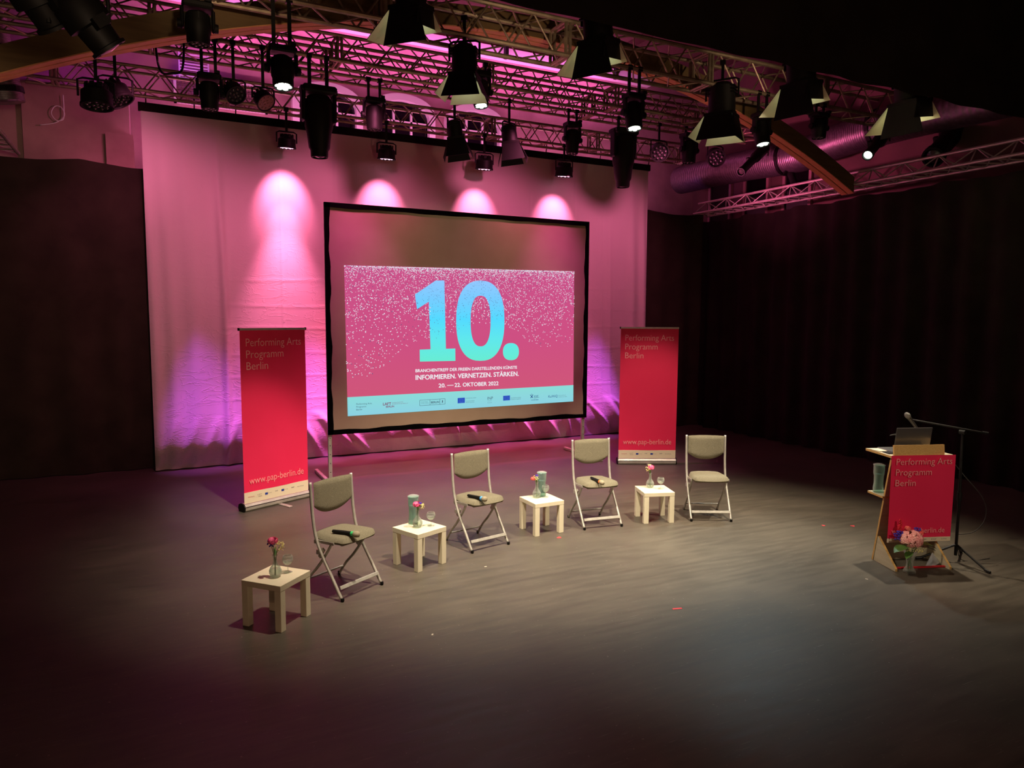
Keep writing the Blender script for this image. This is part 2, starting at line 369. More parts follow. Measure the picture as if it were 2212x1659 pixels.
o = drape((-2.05, .8, 0), (-2.05, 11.1, 0), .01, 4.2, .04, .5, 4, scallop(9, .05)).build('black_curtain', DRAPE, smooth=True)
tag(o, 'black curtain running down the left side of the stage under the left truss', 'curtain')
o = drape((9.85, 11.2, 0), (9.85, -1.0, 0), .01, 4.08, .06, .42, 5, scallop(10, .04)).build('black_curtain', BLACKFAB, smooth=True)
tag(o, 'long black pleated curtain closing the right side of the stage under the silver truss', 'curtain')
o = drape((-2.2, 4.55, 0), (10.6, 4.55, 0), 4.31, 6.6, .012, .8, 6).build('black_border', BLACKFAB, smooth=True)
tag(o, 'wide black border cloth hanging across the top right foreground above the lamps', 'curtain')
tag(MB().tube([(-2.2, T4Y, 4.66), (10.4, T4Y, 4.66)], .025, 8).build('lighting_pipe', BLACKMET), 'black pipe above the barn door lamps, hidden along the black border', 'pipe')

# pink-lit backdrop cloth
def cloth():
    m = bpy.data.materials.new('backdrop_cotton'); m.use_nodes = True; nt = m.node_tree; b = nt.nodes['Principled BSDF']
    b.inputs['Base Color'].default_value = lin((222, 205, 205)); b.inputs['Roughness'].default_value = .8; b.inputs['Specular IOR Level'].default_value = .2
    N = nt.nodes.new; Lk = nt.links.new; tc = N('ShaderNodeTexCoord')
    mp = N('ShaderNodeMapping'); mp.inputs['Scale'].default_value = (1, 1, 2.6); Lk(tc.outputs['Object'], mp.inputs[0])
    n = N('ShaderNodeTexNoise'); n.inputs['Scale'].default_value = 3.2; n.inputs['Detail'].default_value = 5; n.inputs['Distortion'].default_value = 1.2; Lk(mp.outputs[0], n.inputs[0])
    # thin wrinkle lines
    ab = N('ShaderNodeMath'); ab.operation = 'SUBTRACT'; ab.inputs[1].default_value = .5; Lk(n.outputs[0], ab.inputs[0])
    a2 = N('ShaderNodeMath'); a2.operation = 'ABSOLUTE'; Lk(ab.outputs[0], a2.inputs[0])
    r = N('ShaderNodeMapRange'); r.inputs[1].default_value = 0; r.inputs[2].default_value = .035; r.inputs[3].default_value = 1; r.inputs[4].default_value = 0; Lk(a2.outputs[0], r.inputs[0])
    sx = N('ShaderNodeSeparateXYZ'); Lk(tc.outputs['Object'], sx.inputs[0])
    zr = N('ShaderNodeMapRange'); zr.inputs[1].default_value = .4; zr.inputs[2].default_value = 3.6; zr.inputs[3].default_value = 1; zr.inputs[4].default_value = .12; Lk(sx.outputs[2], zr.inputs[0])
    mu = N('ShaderNodeMath'); mu.operation = 'MULTIPLY'; Lk(r.outputs[0], mu.inputs[0]); Lk(zr.outputs[0], mu.inputs[1])
    bp = N('ShaderNodeBump'); bp.inputs['Strength'].default_value = .36; bp.inputs['Distance'].default_value = .012; Lk(mu.outputs[0], bp.inputs['Height']); Lk(bp.outputs[0], b.inputs['Normal'])
    return m
X0, X1, ZT = -.03, 8.39, 4.93
def cloth_off(x, z):
    """forward offset (towards the stage) of the hanging cloth"""
    o = 0
    tz = min(1, max(0, (ZT-z)/1.6))
    for cx, w_, a in ((.22, .09, .05), (.50, .12, .04), (.92, .05, .06), (.0, .06, .05), (8.05, .10, .05), (8.3, .06, .05), (7.55, .05, .02)):
        o += a*tz*math.exp(-((x-cx-.03*sin(z*.9))/w_)**2)
    # press folds: a net of raised creases
    for cx in (1.75, 2.55, 3.4, 5.9, 6.8, 7.4): o += .007*min(1, tz*1.2)*math.exp(-((x-cx)/.018)**2)
    for cz in (.62, .95, 1.28, 1.62, 2.0, 2.32, 2.7): o += .006*math.exp(-((z-cz-.012*sin(x*3+cz*5))/.014)**2)*(1 if x > 1.0 else .3)
    # forward belly above the floor, tucked back under it
    if z < 1.5:
        t = z/.40
        o += .115*((t*t*(3-2*t)) if z < .40 else math.exp(-((z-.40)/.5)**2))*(1+.25*sin(x*1.7)+.2*sin(x*4.1+1))
    # slanting folds dragged out at the foot
    if z < .75:
        k = math.sin(pi*min(1, z/.75))
        for n_ in range(17):
            cx = 2.1+n_*.37+.11*sin(n_*2.3); ln = .16+.08*sin(n_*1.7)
            s = x-(cx+ (.36-z)*(.95 if n_ % 3 else .5)); o += .11*k*math.exp(-(s/(.05+.035*(n_ % 2)))**2)*(.6+.4*sin(n_*1.3))
        for n_ in range(5):
            s = x-(.2+n_*.28+(.6-z)*-.35); o += .04*k*math.exp(-(s/.06)**2)
    return o
b = MB(); NX, NZ = 520, 230; vs = []
for j in range(NZ+1):
    z = .012+(ZT-.012)*(j/NZ)**1.15
    for i in range(NX+1):
        x = X0+(X1-X0)*i/NX
        vs.append((x+(.05 if x < 0 else 0)*0, 11.06-cloth_off(x, z), z))
b.add(vs, [(j*(NX+1)+i, j*(NX+1)+i+1, (j+1)*(NX+1)+i+1, (j+1)*(NX+1)+i) for j in range(NZ) for i in range(NX)])
tg = thing('backdrop_cloth', 'tall pale backdrop cloth glowing pink and purple behind the projection screen', 'backdrop', (0, 0, 0))
b.build('cloth', cloth(), tg, smooth=True)
MB().box(((X0+X1)/2, 11.06, ZT+.03), (X1-X0+.06, .05, .11)).build('black_top_band', BLACKFAB, tg)
random.seed(3); tiem = MB().tube([(0, 0, 0), (0, -.03, .10), (0, -.02, .2)], .009, 5).mesh('tie', BLACKFAB)
for i in range(16):
    q = link('tie', tiem, tg); q.location = (X0+.1+i*.555+random.uniform(-.06, .06), 11.02, ZT+.06)

# ------------------------------------------------------------------ trusses
def truss(name, label, A, B, w_, h, bay=.42, r=.022, mat_=ALUD, group='box trusses over the stage'):
    """square truss: A,B are the ends of its near bottom chord; w_ goes away from the stage front (or sideways)"""
    A, B = Vector(A), Vector(B); L = (B-A).length; d = (B-A)/L; s_ = Vector((-d.y, d.x, 0)) if abs(d.x) > abs(d.y) else Vector((d.y, -d.x, 0))*(1)
    t = thing(name, label, 'truss', A, math.atan2(d.y, d.x), group)
    sg = 1
    ch = MB().tube([(0, 0, 0), (L, 0, 0)], r, 8).mesh('chord', mat_)
    for (y, z) in ((0, 0), (w_, 0), (0, h), (w_, h)):
        c = link('chord', ch, t); c.location = (0, y, z)
    n = int(L/bay); bay = L/n; br = r*.42
    def seg(dy, dz): return MB().tube([(0, 0, 0), (bay/2, dy, dz)], br, 5, False).mesh('brace', mat_)
    ms = {k: seg(*k) for k in ((0, h), (0, -h), (w_, 0), (-w_, 0))}
    for i in range(n):
        for (y, z, up, dn) in ((0, 0, (0, h), (0, -h)), (w_, 0, (0, h), (0, -h)), (0, 0, (w_, 0), (-w_, 0)), (0, h, (w_, 0), (-w_, 0))):
            a = link('brace', ms[up], t); a.location = (i*bay, y, z)
            c = link('brace', ms[dn], t); c.location = (i*bay+bay/2, y+up[0], z+up[1])
    fr = MB()
    for (y0, z0, y1, z1) in ((0, 0, w_, 0), (0, h, w_, h), (0, 0, 0, h), (w_, 0, w_, h)): fr.tube([(0, y0, z0), (0, y1, z1)], r*.8, 6)
    frm = fr.mesh('end_frame', mat_)
    for k in range(int(L/2)+1):
        for dx in (0, .05):
            q = link('end_frame', frm, t); q.location = (min(L-.05, k*2.0+.3)+dx, 0, 0)
    return t
truss('rear_truss', 'silver box truss directly above the pink cloth, rearmost of the cross trusses', (-1.3, T1Y, 5.08), (9.15, T1Y, 5.08), .29, .29)
truss('middle_truss', 'silver box truss behind the wooden arch, front one of the middle pair', (-2.2, T2Y, 5.22), (9.5, T2Y, 5.22), .29, .29)
truss('middle_truss', 'silver box truss just behind its twin, rear one of the middle pair', (-2.2, T2Y+.62, 5.26), (9.5, T2Y+.62, 5.26), .29, .29)
truss('front_truss', 'large silver box truss in front of the wooden arch, just below the black border', (-2.2, T3Y, 5.0), (9.6, T3Y, 5.0), .34, .36, .5, .026)
# side trusses run along the walls
def side_truss(name, label, x, y0, y1, z, w_, h, ysgn, mat_):
    t = thing(name, label, 'truss', (x, y0, z), 0)
    L = y1-y0; P = {'a': (0, 0), 'b': (w_, -.02), 'c': (w_*.35, h)}
    for k in P: MB().tube([(P[k][0], 0, P[k][1]), (P[k][0], L, P[k][1])], .022, 8).build('chord', mat_, t)
    n = int(L/.5); bay = L/n
    for (p, q) in (('a', 'b'), ('b', 'a'), ('a', 'c'), ('b', 'c')):
        m_ = MB().tube([(P[p][0], 0, P[p][1]), (P[q][0], bay/2, P[q][1])], .010, 5, False).mesh('brace', mat_)
        m2 = MB().tube([(P[q][0], 0, P[q][1]), (P[p][0], bay/2, P[p][1])], .010, 5, False).mesh('brace', mat_)
        for i in range(n):
            a = link('brace', m_, t); a.location = (0, i*bay, 0)
            a = link('brace', m2, t); a.location = (0, i*bay+bay/2, 0)
    return t
side_truss('side_truss', 'silver truss running along the right wall above the black curtain, lit pink', 9.45, 1.0, 11.0, 4.18, .34, .2, 1, ALU)
side_truss('side_truss', 'silver truss running along the left wall above the curtain, tinted purple', -1.75, 4.0, 10.95, 4.2, .34, .22, 1, ALU)

# ------------------------------------------------------------------ curved timber beam
bt = thing('arched_beam', 'curved glued timber beam spanning the hall between the trusses, underside glowing orange', 'beam', (0, 0, 0))
def bz(x): return 5.34-.0445*(x-4.05)**2+.00006*(x-4.05)**4*0
def beam(y0, y1, dz0, dz1, m, name):
    b = MB(); n = 60; vs = []
    for i in range(n+1):
        x = -1.38+(10.82)*i/n
        vs += [(x, y0, bz(x)+dz0), (x, y1, bz(x)+dz0), (x, y1, bz(x)+dz1), (x, y0, bz(x)+dz1)]
    fs = [(3, 2, 1, 0), (n*4, n*4+1, n*4+2, n*4+3)]
    for i in range(n):
        a = i*4
        for k in range(4): j = (k+1) % 4; fs.append((a+k, a+j, a+4+j, a+4+k))
    b.add(vs, fs); return b.build(name, m, bt)
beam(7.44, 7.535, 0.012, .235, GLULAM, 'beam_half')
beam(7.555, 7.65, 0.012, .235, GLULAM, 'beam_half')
beam(7.44, 7.535, 0, .011, GLULAMU, 'lit_underside')
beam(7.555, 7.65, 0, .011, GLULAMU, 'lit_underside')

# ------------------------------------------------------------------ ducts
def duct(pts, r, name, label):
    P = spline(pts, 30); n = 28; b = MB(); rs = []; PP = []
    for i, p in enumerate(P):
        for k, dr in ((0, 0), (.35, .0), (.5, .004), (.65, .0)):
            if i == len(P)-1 and k: break
            q = P[i]+((P[i+1]-P[i])*k if i < len(P)-1 else Vector()); PP.append(q); rs.append(r+dr)
    b.tube(PP, rs, n)
    o = thing(name, label, 'duct', (0, 0, 0)); b.build('spiral_pipe', DUCT, o, smooth=True)
    for k in (.3, .62, .9):
        i = int(k*(len(P)-2)); t = (P[i+1]-P[i]).normalized(); MB().tube([P[i]-t*.03, P[i]+t*.03], r+.02, 24).build('pipe_clamp', BLACKMET, o)
    return o
duct([(9.85, 11.9, 5.0), (9.85, 10.2, 4.97), (9.88, 8.9, 4.92), (9.95, 8.2, 5.02), (10.0, 7.0, 5.08), (10.05, 4.5, 5.05), (10.05, 2.5, 5.0)], .27, 'ventilation_duct', 'long ribbed steel ventilation duct high along the right wall, lit pink')
duct([(-1.62, 10.1, 6.6), (-1.55, 10.15, 5.6), (-1.5, 10.2, 5.1), (-1.42, 10.25, 4.62)], .2, 'ventilation_duct', 'short grey ventilation pipe dropping down at the left wall under the timber beam')

# ------------------------------------------------------------------ wall grilles at the left
p0 = aty(375, 200, 12.45); p1 = aty(578, 240, 12.45)
g = thing('wall_grille', 'pale framed ventilation grille on the rear wall, seen through the rear truss at left', 'grille', (p0.x, 12.44, p1.z-.05))
W_, H_ = p1.x-p0.x, .42
for a in ((W_/2, 0, .02, W_, .04), (W_/2, 0, H_, W_, .04), (0.02, 0, H_/2, .04, H_), (W_-.02, 0, H_/2, .04, H_)): MB().box((a[0], 0, a[2]), (a[3], .08, a[4])).build('frame_bar', WHITEP, g)
m_ = MB().box((0, 0, H_/2), (.012, .02, H_)).mesh('vertical_wire', WALLD)
for i in range(26): q = link('vertical_wire', m_, g); q.location = (.06+i*(W_-.1)/26, -.01, 0)
m_ = MB().box((W_/2, 0, 0), (W_, .02, .012)).mesh('cross_wire', WALLD)
for i in range(5): q = link('cross_wire', m_, g); q.location = (0, -.02, .07+i*.07)
p0 = aty(388, 168, 12.4)
g = thing('louvre_blind', 'violet-lit stack of thin louvre slats on the rear wall at upper left', 'blind', (p0.x, 12.38, p0.z))
m_ = MB().box((.2, 0, 0), (.42, .05, .012), Rx(.5).to_3x3()).mesh('slat', WHITEP)
for i in range(9): q = link('slat', m_, g); q.location = (0, 0, i*.045)
for x in (0, .41): MB().box((x, 0, .18), (.02, .06, .42)).build('side_rail', WHITEP, g)
spot('blind_light', (p0.x-.2, 11.7, p0.z+.25), (p0.x+.25, 12.4, p0.z+.15), (.35, .05, 1), 9, 70, 1, .02)
# loose white cable on the left return wall
pts = [aty(136, 205, 11.45), aty(138, 240, 11.45), aty(136, 258, 11.45), aty(122, 260, 11.45), aty(111, 245, 11.45), aty(118, 230, 11.45), aty(132, 232, 11.45), aty(139, 250, 11.45), aty(120, 265, 11.45), aty(86, 270, 11.45)]
tag(MB().tube(spline(pts, 5), .007, 5).build('wall_cable', WHITEP, smooth=True), 'thin pale cable hanging in a loop on the dim plaster wall at left', 'cable')
pts = [Vector((aty(335, 132, 8.86).x, 8.86, 5.22)), aty(345, 150, 8.7), aty(372, 158, 8.7), aty(394, 148, 8.7), Vector((aty(399, 122, 8.86).x, 8.86, 5.22))]
tag(MB().tube(spline(pts, 5), .012, 6).build('hanging_cable', BLACKPL, smooth=True), 'black cable sagging in a loop under the timber beam at left', 'cable')

# ------------------------------------------------------------------ stage lamps
def clampm(L=.12, s=.02): return MB().box((0, 0, -L/2), (s*1.6, s, L)).box((0, 0, 0), (.06, .05, .05))
GR_MH, GR_PAR, GR_FR, GR_PF = 'moving head lamps on the trusses', 'round LED cans on the trusses', 'fresnel lamps with barn doors', 'long profile lamps'
def axis(dirn):                      # matrix turning local -Z to dirn
    return Vector(dirn).to_track_quat('-Z', 'Y').to_matrix().to_4x4()
EX = [0]
def snap(px_, row, y, z):
    EX[0] = max(0, CZ.get(y, 0)-z); return (hp(px_, row, y, z+EX[0]),)
CZ = {T2Y: 5.22, T2Y+.62: 5.26, T3Y: 5.0}
def moving_head(p, w_, hgt, label, lit=None, aim=(0, 0, -1), yaw=0., drop=.1):
    t = thing('moving_head_lamp', label, 'stage lamp', p, yaw, GR_MH)
    for dx in (-.3, .3): cl = clampm(drop); cl.v = [(x+dx*w_, y, z) for x, y, z in cl.v]; cl.build('clamp', BLACKMET, t)
    bh = hgt*.14; z0 = -drop
    MB().bbox((0, 0, z0-bh/2), (w_*1.05, w_*.75, bh), .015).box((w_*.35, -w_*.3, z0+.01), (.05, .06, .03)).build('base', BLACKPL, t)
    ya = hgt*.42
    for s_ in (-1, 1):
        MB().bbox((s_*w_*.52, 0, z0-bh-ya*.45), (w_*.12, w_*.34, ya), .012).lathe([(.0, 0), (w_*.17, 0), (w_*.15, .03), (0, .03)], 14, Tr(s_*w_*.56, 0, z0-bh-ya*.75) @ Ry(s_*pi/2)).build('yoke_arm', BLACKPL, t, auto=40)
    hz = z0-bh-ya*.78; hl = hgt*.74; R = axis(aim); C = Tr(0, 0, hz) @ R
    q = w_*.43
    h_ = MB().lathe([(0, hl*.36), (q*.75, hl*.36), (q*.95, hl*.30), (q*1.02, hl*.1), (q*1.02, -hl*.15), (q*.93, -hl*.22), (q*.93, -hl*.42), (q*.86, -hl*.5), (q*.80, -hl*.5), (q*.78, -hl*.46), (0, -hl*.46)], 20, C)
    for k in range(8): th = 2*pi*k/8; h_.box(C @ Vector((q*1.0*cos(th), q*1.0*sin(th), hl*.2)), (.012, .012, hl*.2), (R @ Rz(th)).to_3x3())
    hd = h_.build('head', BLACKPL, t, auto=35)
    lm = {'white': LEDW, 'pink': LEDP}.get(lit, LENS)
    ln = MB()
    for k in range(7):
        rr = 0 if k == 6 else q*.5; th = 2*pi*k/6
        ln.lathe([(0, .012), (q*.22, .006), (q*.25, -.004), (0, -.012)], 10, C @ Tr(rr*cos(th), rr*sin(th), -hl*.47))
    ln.build('lens_cells', lm, hd, smooth=True)
    return t
def big_profile(p, w_, hgt, label, aim=(0, 0, -1), yaw=0., lit=False, drop=.12):
    t = thing('profile_moving_head', label, 'stage lamp', p, yaw, GR_PF)
    for dx in (-.28, .28): cl = clampm(drop, .025); cl.v = [(x+dx*w_, y, z) for x, y, z in cl.v]; cl.build('clamp', BLACKMET, t)
    z0 = -drop; bh = hgt*.10
    MB().bbox((0, 0, z0-bh/2), (w_*1.1, w_*.7, bh), .02).box((-w_*.5, 0, z0-bh*.4), (.06, .1, .05)).box((w_*.5, 0, z0-bh*.6), (.07, .1, .05)).build('base', BLACKPL, t)
    for s_ in (-1, 1): MB().bbox((s_*w_*.50, 0, z0-bh-hgt*.16), (w_*.13, w_*.36, hgt*.42), .015).build('yoke_arm', BLACKPL, t)
    hl = hgt*.95; C = Tr(0, 0, z0-bh-hgt*.22) @ axis(aim); q = w_*.44
    MB().lathe([(0, hl*.20), (q*.8, hl*.20), (q*1.02, hl*.12), (q*1.04, -hl*.22), (q*.9, -hl*.32), (q*.78, -hl*.52), (q*.66, -hl*.56), (q*.64, -hl*.64), (q*.60, -hl*.66), (q*.52, -hl*.66), (q*.5, -hl*.62), (0, -hl*.62)], 18, C).build('head', BLACKPL, t, auto=35)
    MB().lathe([(0, -.02), (q*.4, -.005), (q*.46, .01), (0, .012)], 16, C @ Tr(0, 0, -hl*.64)).build('front_lens', LEDW if lit else LENS, t, smooth=True)
    return t
def led_par(p, w_, label, lit=None, aim=(0, 0, -1), drop=.12, yaw=0.):
    t = thing('led_par_can', label, 'stage lamp', p, yaw, GR_PAR)
    drop += EX[0]; EX[0] = 0
    clampm(drop).build('clamp', BLACKMET, t); q = w_/2; z1 = -drop; cz = z1-w_*.62
    MB().tube([(-q*1.12, 0, cz), (-q*1.12, 0, z1-.02), (-q*.8, 0, z1), (q*.8, 0, z1), (q*1.12, 0, z1-.02), (q*1.12, 0, cz)], .011, 6).build('yoke', BLACKMET, t)
    C = Tr(0, 0, cz) @ axis(aim)
    b = MB().lathe([(0, q*.9), (q*.5, q*.9), (q*.62, q*.7), (q*.98, q*.35), (q*1.0, -q*.45), (q*1.06, -q*.5), (q*1.06, -q*.66), (q*.94, -q*.66), (q*.92, -q*.5), (0, -q*.5)], 22, C)
    for k in range(10): th = 2*pi*k/10; b.box(C @ Vector((q*.72*cos(th), q*.72*sin(th), q*.66)), (.008, q*.3, q*.5), (axis(aim) @ Rz(th)).to_3x3())
    b.build('can_body', BLACKPL, t, auto=35)
    ln = MB(); k_ = 0
    for rr, n in ((q*.24, 4), (q*.66, 9)):
        for k in range(n): th = 2*pi*k/n+rr; ln.lathe([(0, .008), (q*.14, .004), (q*.15, -.004), (0, -.014)], 8, C @ Tr(rr*cos(th), rr*sin(th), -q*.54))
    ln.build('lens_cells', {'pink': LEDP, 'frost': LENSP, 'grey': CHROME}.get(lit, LENS), t, smooth=True)
    if lit == 'frost': MB().lathe([(0, 0), (q*.92, 0), (q*.92, .01), (0, .01)], 22, C @ Tr(0, 0, -q*.6)).build('frosted_disc', LENSP, t)
    return t
def fresnel(p, w_, label, aim=(0, .25, -1), lit=None, doors=(1., 1., 1., 1.), dl=1., open_=.42, drop=.14, yaw=0., inner=BLACKPL, opens=None):
    t = thing('fresnel_lamp', label, 'stage lamp', p, yaw, GR_FR)
    drop += EX[0]; EX[0] = 0
    clampm(drop).build('clamp', BLACKMET, t); q = w_/2; L = w_*1.15; z1 = -drop; cz = z1-L*.62
    MB().tube([(-q*1.2, 0, cz), (-q*1.2, 0, z1-.02), (-q*.9, 0, z1), (q*.9, 0, z1), (q*1.2, 0, z1-.02), (q*1.2, 0, cz)], .012, 6).build('yoke', BLACKMET, t)
    R = axis(aim); C = Tr(0, 0, cz) @ R
    b = MB().lathe([(0, L*.5), (q*.6, L*.5), (q*.92, L*.38), (q*.98, 0), (q*1.0, -L*.42), (q*1.08, -L*.43), (q*1.08, -L*.5), (q*.9, -L*.5), (q*.88, -L*.4), (0, -L*.4)], 18, C)
    for k in range(3): b.box(C @ Vector((0, 0, L*(.15+.1*k))), (q*2.1, q*1.2, .012), R.to_3x3())
    b.build('lamp_housing', BLACKPL, t, auto=35)
    MB().lathe([(0, -.025), (q*.5, -.018), (q*.86, 0), (0, .006)], 18, C @ Tr(0, 0, -L*.42)).build('fresnel_lens', LEDW if lit else LENS, t, smooth=True)
    fr = MB()
    for k in range(4): fr.box(C @ Rz(k*pi/2) @ Vector((0, q*1.02, -L*.52)), (q*2.08, .02, .03), (R @ Rz(k*pi/2)).to_3x3())
    fr.build('door_frame', BLACKMET, t)
    for k in range(4):
        if not doors[k]: continue
        D = C @ Rz(k*pi/2) @ Tr(0, q*1.02, -L*.53) @ Rx(opens[k] if opens else open_)
        ln = w_*.92*dl*doors[k]; wd = q*(1.0 if k % 2 else .98); wf = wd*(1.55 if k % 2 == 0 else 1.5)
        b = MB(); P = [(-wd, 0), (wd, 0), (wf, -ln), (-wf, -ln)]
        vs = [(x, e, z) for e in (-.002, .002) for x, z in P]
        b.add([D @ Vector(v) for v in vs], [(0, 1, 2, 3), (7, 6, 5, 4), (0, 4, 5, 1), (1, 5, 6, 2), (2, 6, 7, 3), (3, 7, 4, 0)])
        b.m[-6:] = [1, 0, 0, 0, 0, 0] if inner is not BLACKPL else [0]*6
        b.build('barn_door', [BLACKPL, inner], t)
    return t
def sz(px_, p): return px_*depth(p)/F
def hang(px_, zrow, y): return aty(px_, zrow, y)
# pink cans over the cloth
for i, ((a, b_), lab) in enumerate(zip(PARS, ['pink-glowing LED can above the left half of the cloth, nearest the big hanging profile lamp', 'pink-glowing LED can above the top left corner of the projection screen', 'pink LED can partly hidden behind the two barn door lamps', 'pink LED can above the top right part of the projection screen, under a moving head'])):
    p = aty(a, b_-34, 10.45); p.z = 5.06 if True else p.z
    q = aty(a, b_, 10.45); s_ = sz(38, p)
    t = led_par((p.x, 10.69, 5.07), s_, lab, 'pink', (0, .12, -1), drop=5.07-q.z-s_*.62)
# T2 row
P_ = lambda px_, y, z: Vector((aty(px_, 300, y).x, y, z))
def hp(px_, row, y, z):      # x from pixel column at the row, hung at height z
    return Vector((aty(px_, row, y).x, y, z))
def rowz(px_, row, y): return aty(px_, row, y).z
def mh(px_, rtop, rbot, wpx, y, label, **k):
    z1 = rowz(px_, rtop, y); z2 = rowz(px_, rbot, y); ex = max(0, CZ.get(y, 0)-z1); k['drop'] = k.get('drop', .1)+ex; return moving_head(hp(px_, rtop, y, z1+ex), sz(wpx, aty(px_, rtop, y)), (z1-z2)*.92, label, **k)
mh(450, 132, 232, 46, T2Y, 'dark moving head with faint lens, leftmost of three lamps left of the lit one', drop=.14)
led_par(*snap(503, 128, T2Y, rowz(503, 128, T2Y)), sz(42, aty(503, 150, T2Y)), 'dark LED can tilted sideways between two lamps on the middle truss at left', 'grey', (.35, -.75, -.8), drop=.22)
led_par(*snap(567, 146, T2Y, rowz(567, 146, T2Y)), sz(40, aty(567, 160, T2Y)), 'tilted lamp with frosted pink disc, third lamp of the left group', 'frost', (.45, -.7, -.8), drop=.22)
def bp(px_, rtop, rbot, wpx, y, label, **k):
    z1 = rowz(px_, rtop, y); z2 = rowz(px_, rbot, y); ex = max(0, CZ.get(y, 0)-z1); k['drop'] = .12+ex; return big_profile(hp(px_, rtop, y, z1+ex), sz(wpx, aty(px_, rtop, y)), (z1-z2)*.98, label, **k)
bp(687, 166, 330, 66, T2Y, 'very long black profile lamp hanging over the left edge of the projection screen')
bp(1348, 262, 398, 52, T2Y+.62, 'very long black profile lamp hanging over the right edge of the cloth')
mh(808, 196, 284, 42, T2Y+.62, 'unlit dark moving head hanging in front of an arched window')
mh(1037, 138, 238, 42, T2Y, 'lit white moving head just behind the cream barn doors at centre', lit='white', aim=(0, -.2, -1))
mh(1237, 250, 338, 34, T2Y+.62, 'small dark moving head above the right half of the screen')
mh(1490, 276, 358, 36, T2Y+.62, 'dark moving head between the two grey LED cans at right')
for a, r0, lab in ((1424, 284, 'grey LED can facing the hall, left of the pair right of the cloth'), (1546, 296, 'grey LED can facing the hall, right one of the pair near the wooden arch')):
    led_par(*snap(a, r0, T2Y+.62, rowz(a, r0, T2Y+.62)), sz(38, aty(a, r0, T2Y+.62)), lab, 'grey', (-.45, -1, -.55), drop=.14)
for a, r0, lab in ((982, 236, 'black fresnel with spread barn doors, left one of the pair over the screen'), (1100, 246, 'black fresnel with spread barn doors, right one of the pair over the screen')):
    fresnel(*snap(a, r0, T2Y+.62, rowz(a, r0, T2Y+.62)), sz(34, aty(a, r0, T2Y+.62)), lab, (0.1, -.1, -1), dl=1.35, open_=.35, drop=.12, yaw=.35)
# T3 row
mh(608, 62, 178, 56, T3Y, 'lit white moving head at upper left, in front of the wooden beam', lit='white', aim=(0, -.2, -1), drop=.16)
fresnel(*snap(1003, 40, T3Y, rowz(1003, 40, T3Y)), sz(56, aty(1003, 60, T3Y)), 'tall fresnel with cream-lit barn doors at the middle of the front truss', (0, .04, -1), lit=1, dl=.95, opens=(.1, .6, .25, .4), drop=.22, yaw=-.65, inner=DOORIN)
mh(1370, 184, 285, 44, T3Y, 'lit white moving head on the front truss right of centre', lit='white', aim=(-.05, -.2, -1), drop=.1)
fresnel(*snap(1562, 135, T3Y, rowz(1562, 135, T3Y)), sz(58, aty(1562, 150, T3Y)), 'tall fresnel with cream-lit barn doors hanging in front of the right arch end', (0, .04, -1), lit=1, dl=1.0, opens=(.1, .62, .2, .2), drop=.2, yaw=-1.0, inner=DOORIN)
mh(1647, 228, 318, 40, T3Y, 'lit white moving head against the orange timber arch at right', lit='white', aim=(0, -.2, -1), drop=.1)
mh(1771, 232, 302, 38, T3Y, 'unlit black moving head right of the timber arch', drop=.08)
def prof_spot(pa, pb, w_, y, label, lit=False, dy=-.25, zt=5.0):
    A, B = aty(*pa, y), aty(*pb, y+dy); d = (B-A); L = d.length; d.normalize(); t = thing('profile_spotlight', label, 'stage lamp', A, 0, GR_PF)
    C = axis(d); q = w_/2
    MB().lathe([(0, .08), (q*.8, .08), (q*1.05, .03), (q*1.05, -L*.38), (q*.78, -L*.42), (q*.72, -L*.9), (q*.85, -L*.92), (q*.85, -L), (q*.7, -L), (q*.68, -L*.95), (0, -L*.95)], 16, C).box(C @ Vector((q*1.1, 0, -L*.45)), (.05, .08, .06), C.to_3x3()).build('barrel', BLACKPL, t, auto=35)
    MB().lathe([(0, -.02), (q*.5, -.01), (q*.66, 0), (0, .01)], 14, C @ Tr(0, 0, -L*.965)).build('front_lens', LEDW if lit else LENS, t, smooth=True)
    MB().tube([(-q*1.2, 0, -.1), (-q*1.2, 0, .12), (0, 0, .16), (q*1.2, 0, .12), (q*1.2, 0, -.1)], .012, 6).build('yoke', BLACKMET, t)
    h0 = max(.12, zt-A.z-.14); MB().box((0, 0, .15+h0/2), (.03, .03, h0)).box((0, 0, .15+h0), (.06, .06, .05)).build('clamp', BLACKMET, t); return t
prof_spot((1650, 322), (1600, 372), .17, T2Y+.4, 'slim black profile spotlight pointing down left below the timber arch', zt=5.22)
prof_spot((1700, 350), (1716, 398), .16, T2Y+.3, 'slim dark profile spotlight hidden behind the lower end of the timber arch', zt=5.22)
prof_spot((1912, 288), (1874, 336), .17, T3Y, 'profile spotlight with bright blue-white lens in front of the ribbed duct', True)
prof_spot((2082, 262), (2015, 340), .36, T3Y, 'large black profile spotlight slanting in front of the ribbed duct, rightmost lamp')
prof_spot((170, 20), (238, 108), .245, 4.88, 'large profile spotlight with a glinting lens pointing down right at upper left', False, .05, 4.66)
prof_spot((60, -30), (120, 60), .24, 4.88, 'big dim profile spotlight in the top left corner', False, .1, 4.66)
mh(425, -20, 98, 60, T3Y, 'wide dark wash lamp with a round rim at upper left, over the timber beam', drop=.1)
led_par(*snap(206, 150, T2Y, rowz(206, 150, T2Y)), sz(62, aty(206, 160, T2Y)), 'dark can hanging below the left end of the timber beam, front of two', None, (0, -.1, -1), drop=.1)
led_par(*snap(248, 146, T2Y+.62, rowz(248, 146, T2Y+.62)), sz(58, aty(248, 160, T2Y+.6)), 'dark can hanging below the left end of the timber beam, rear of two', None, (.5, -.2, -1), drop=.1)
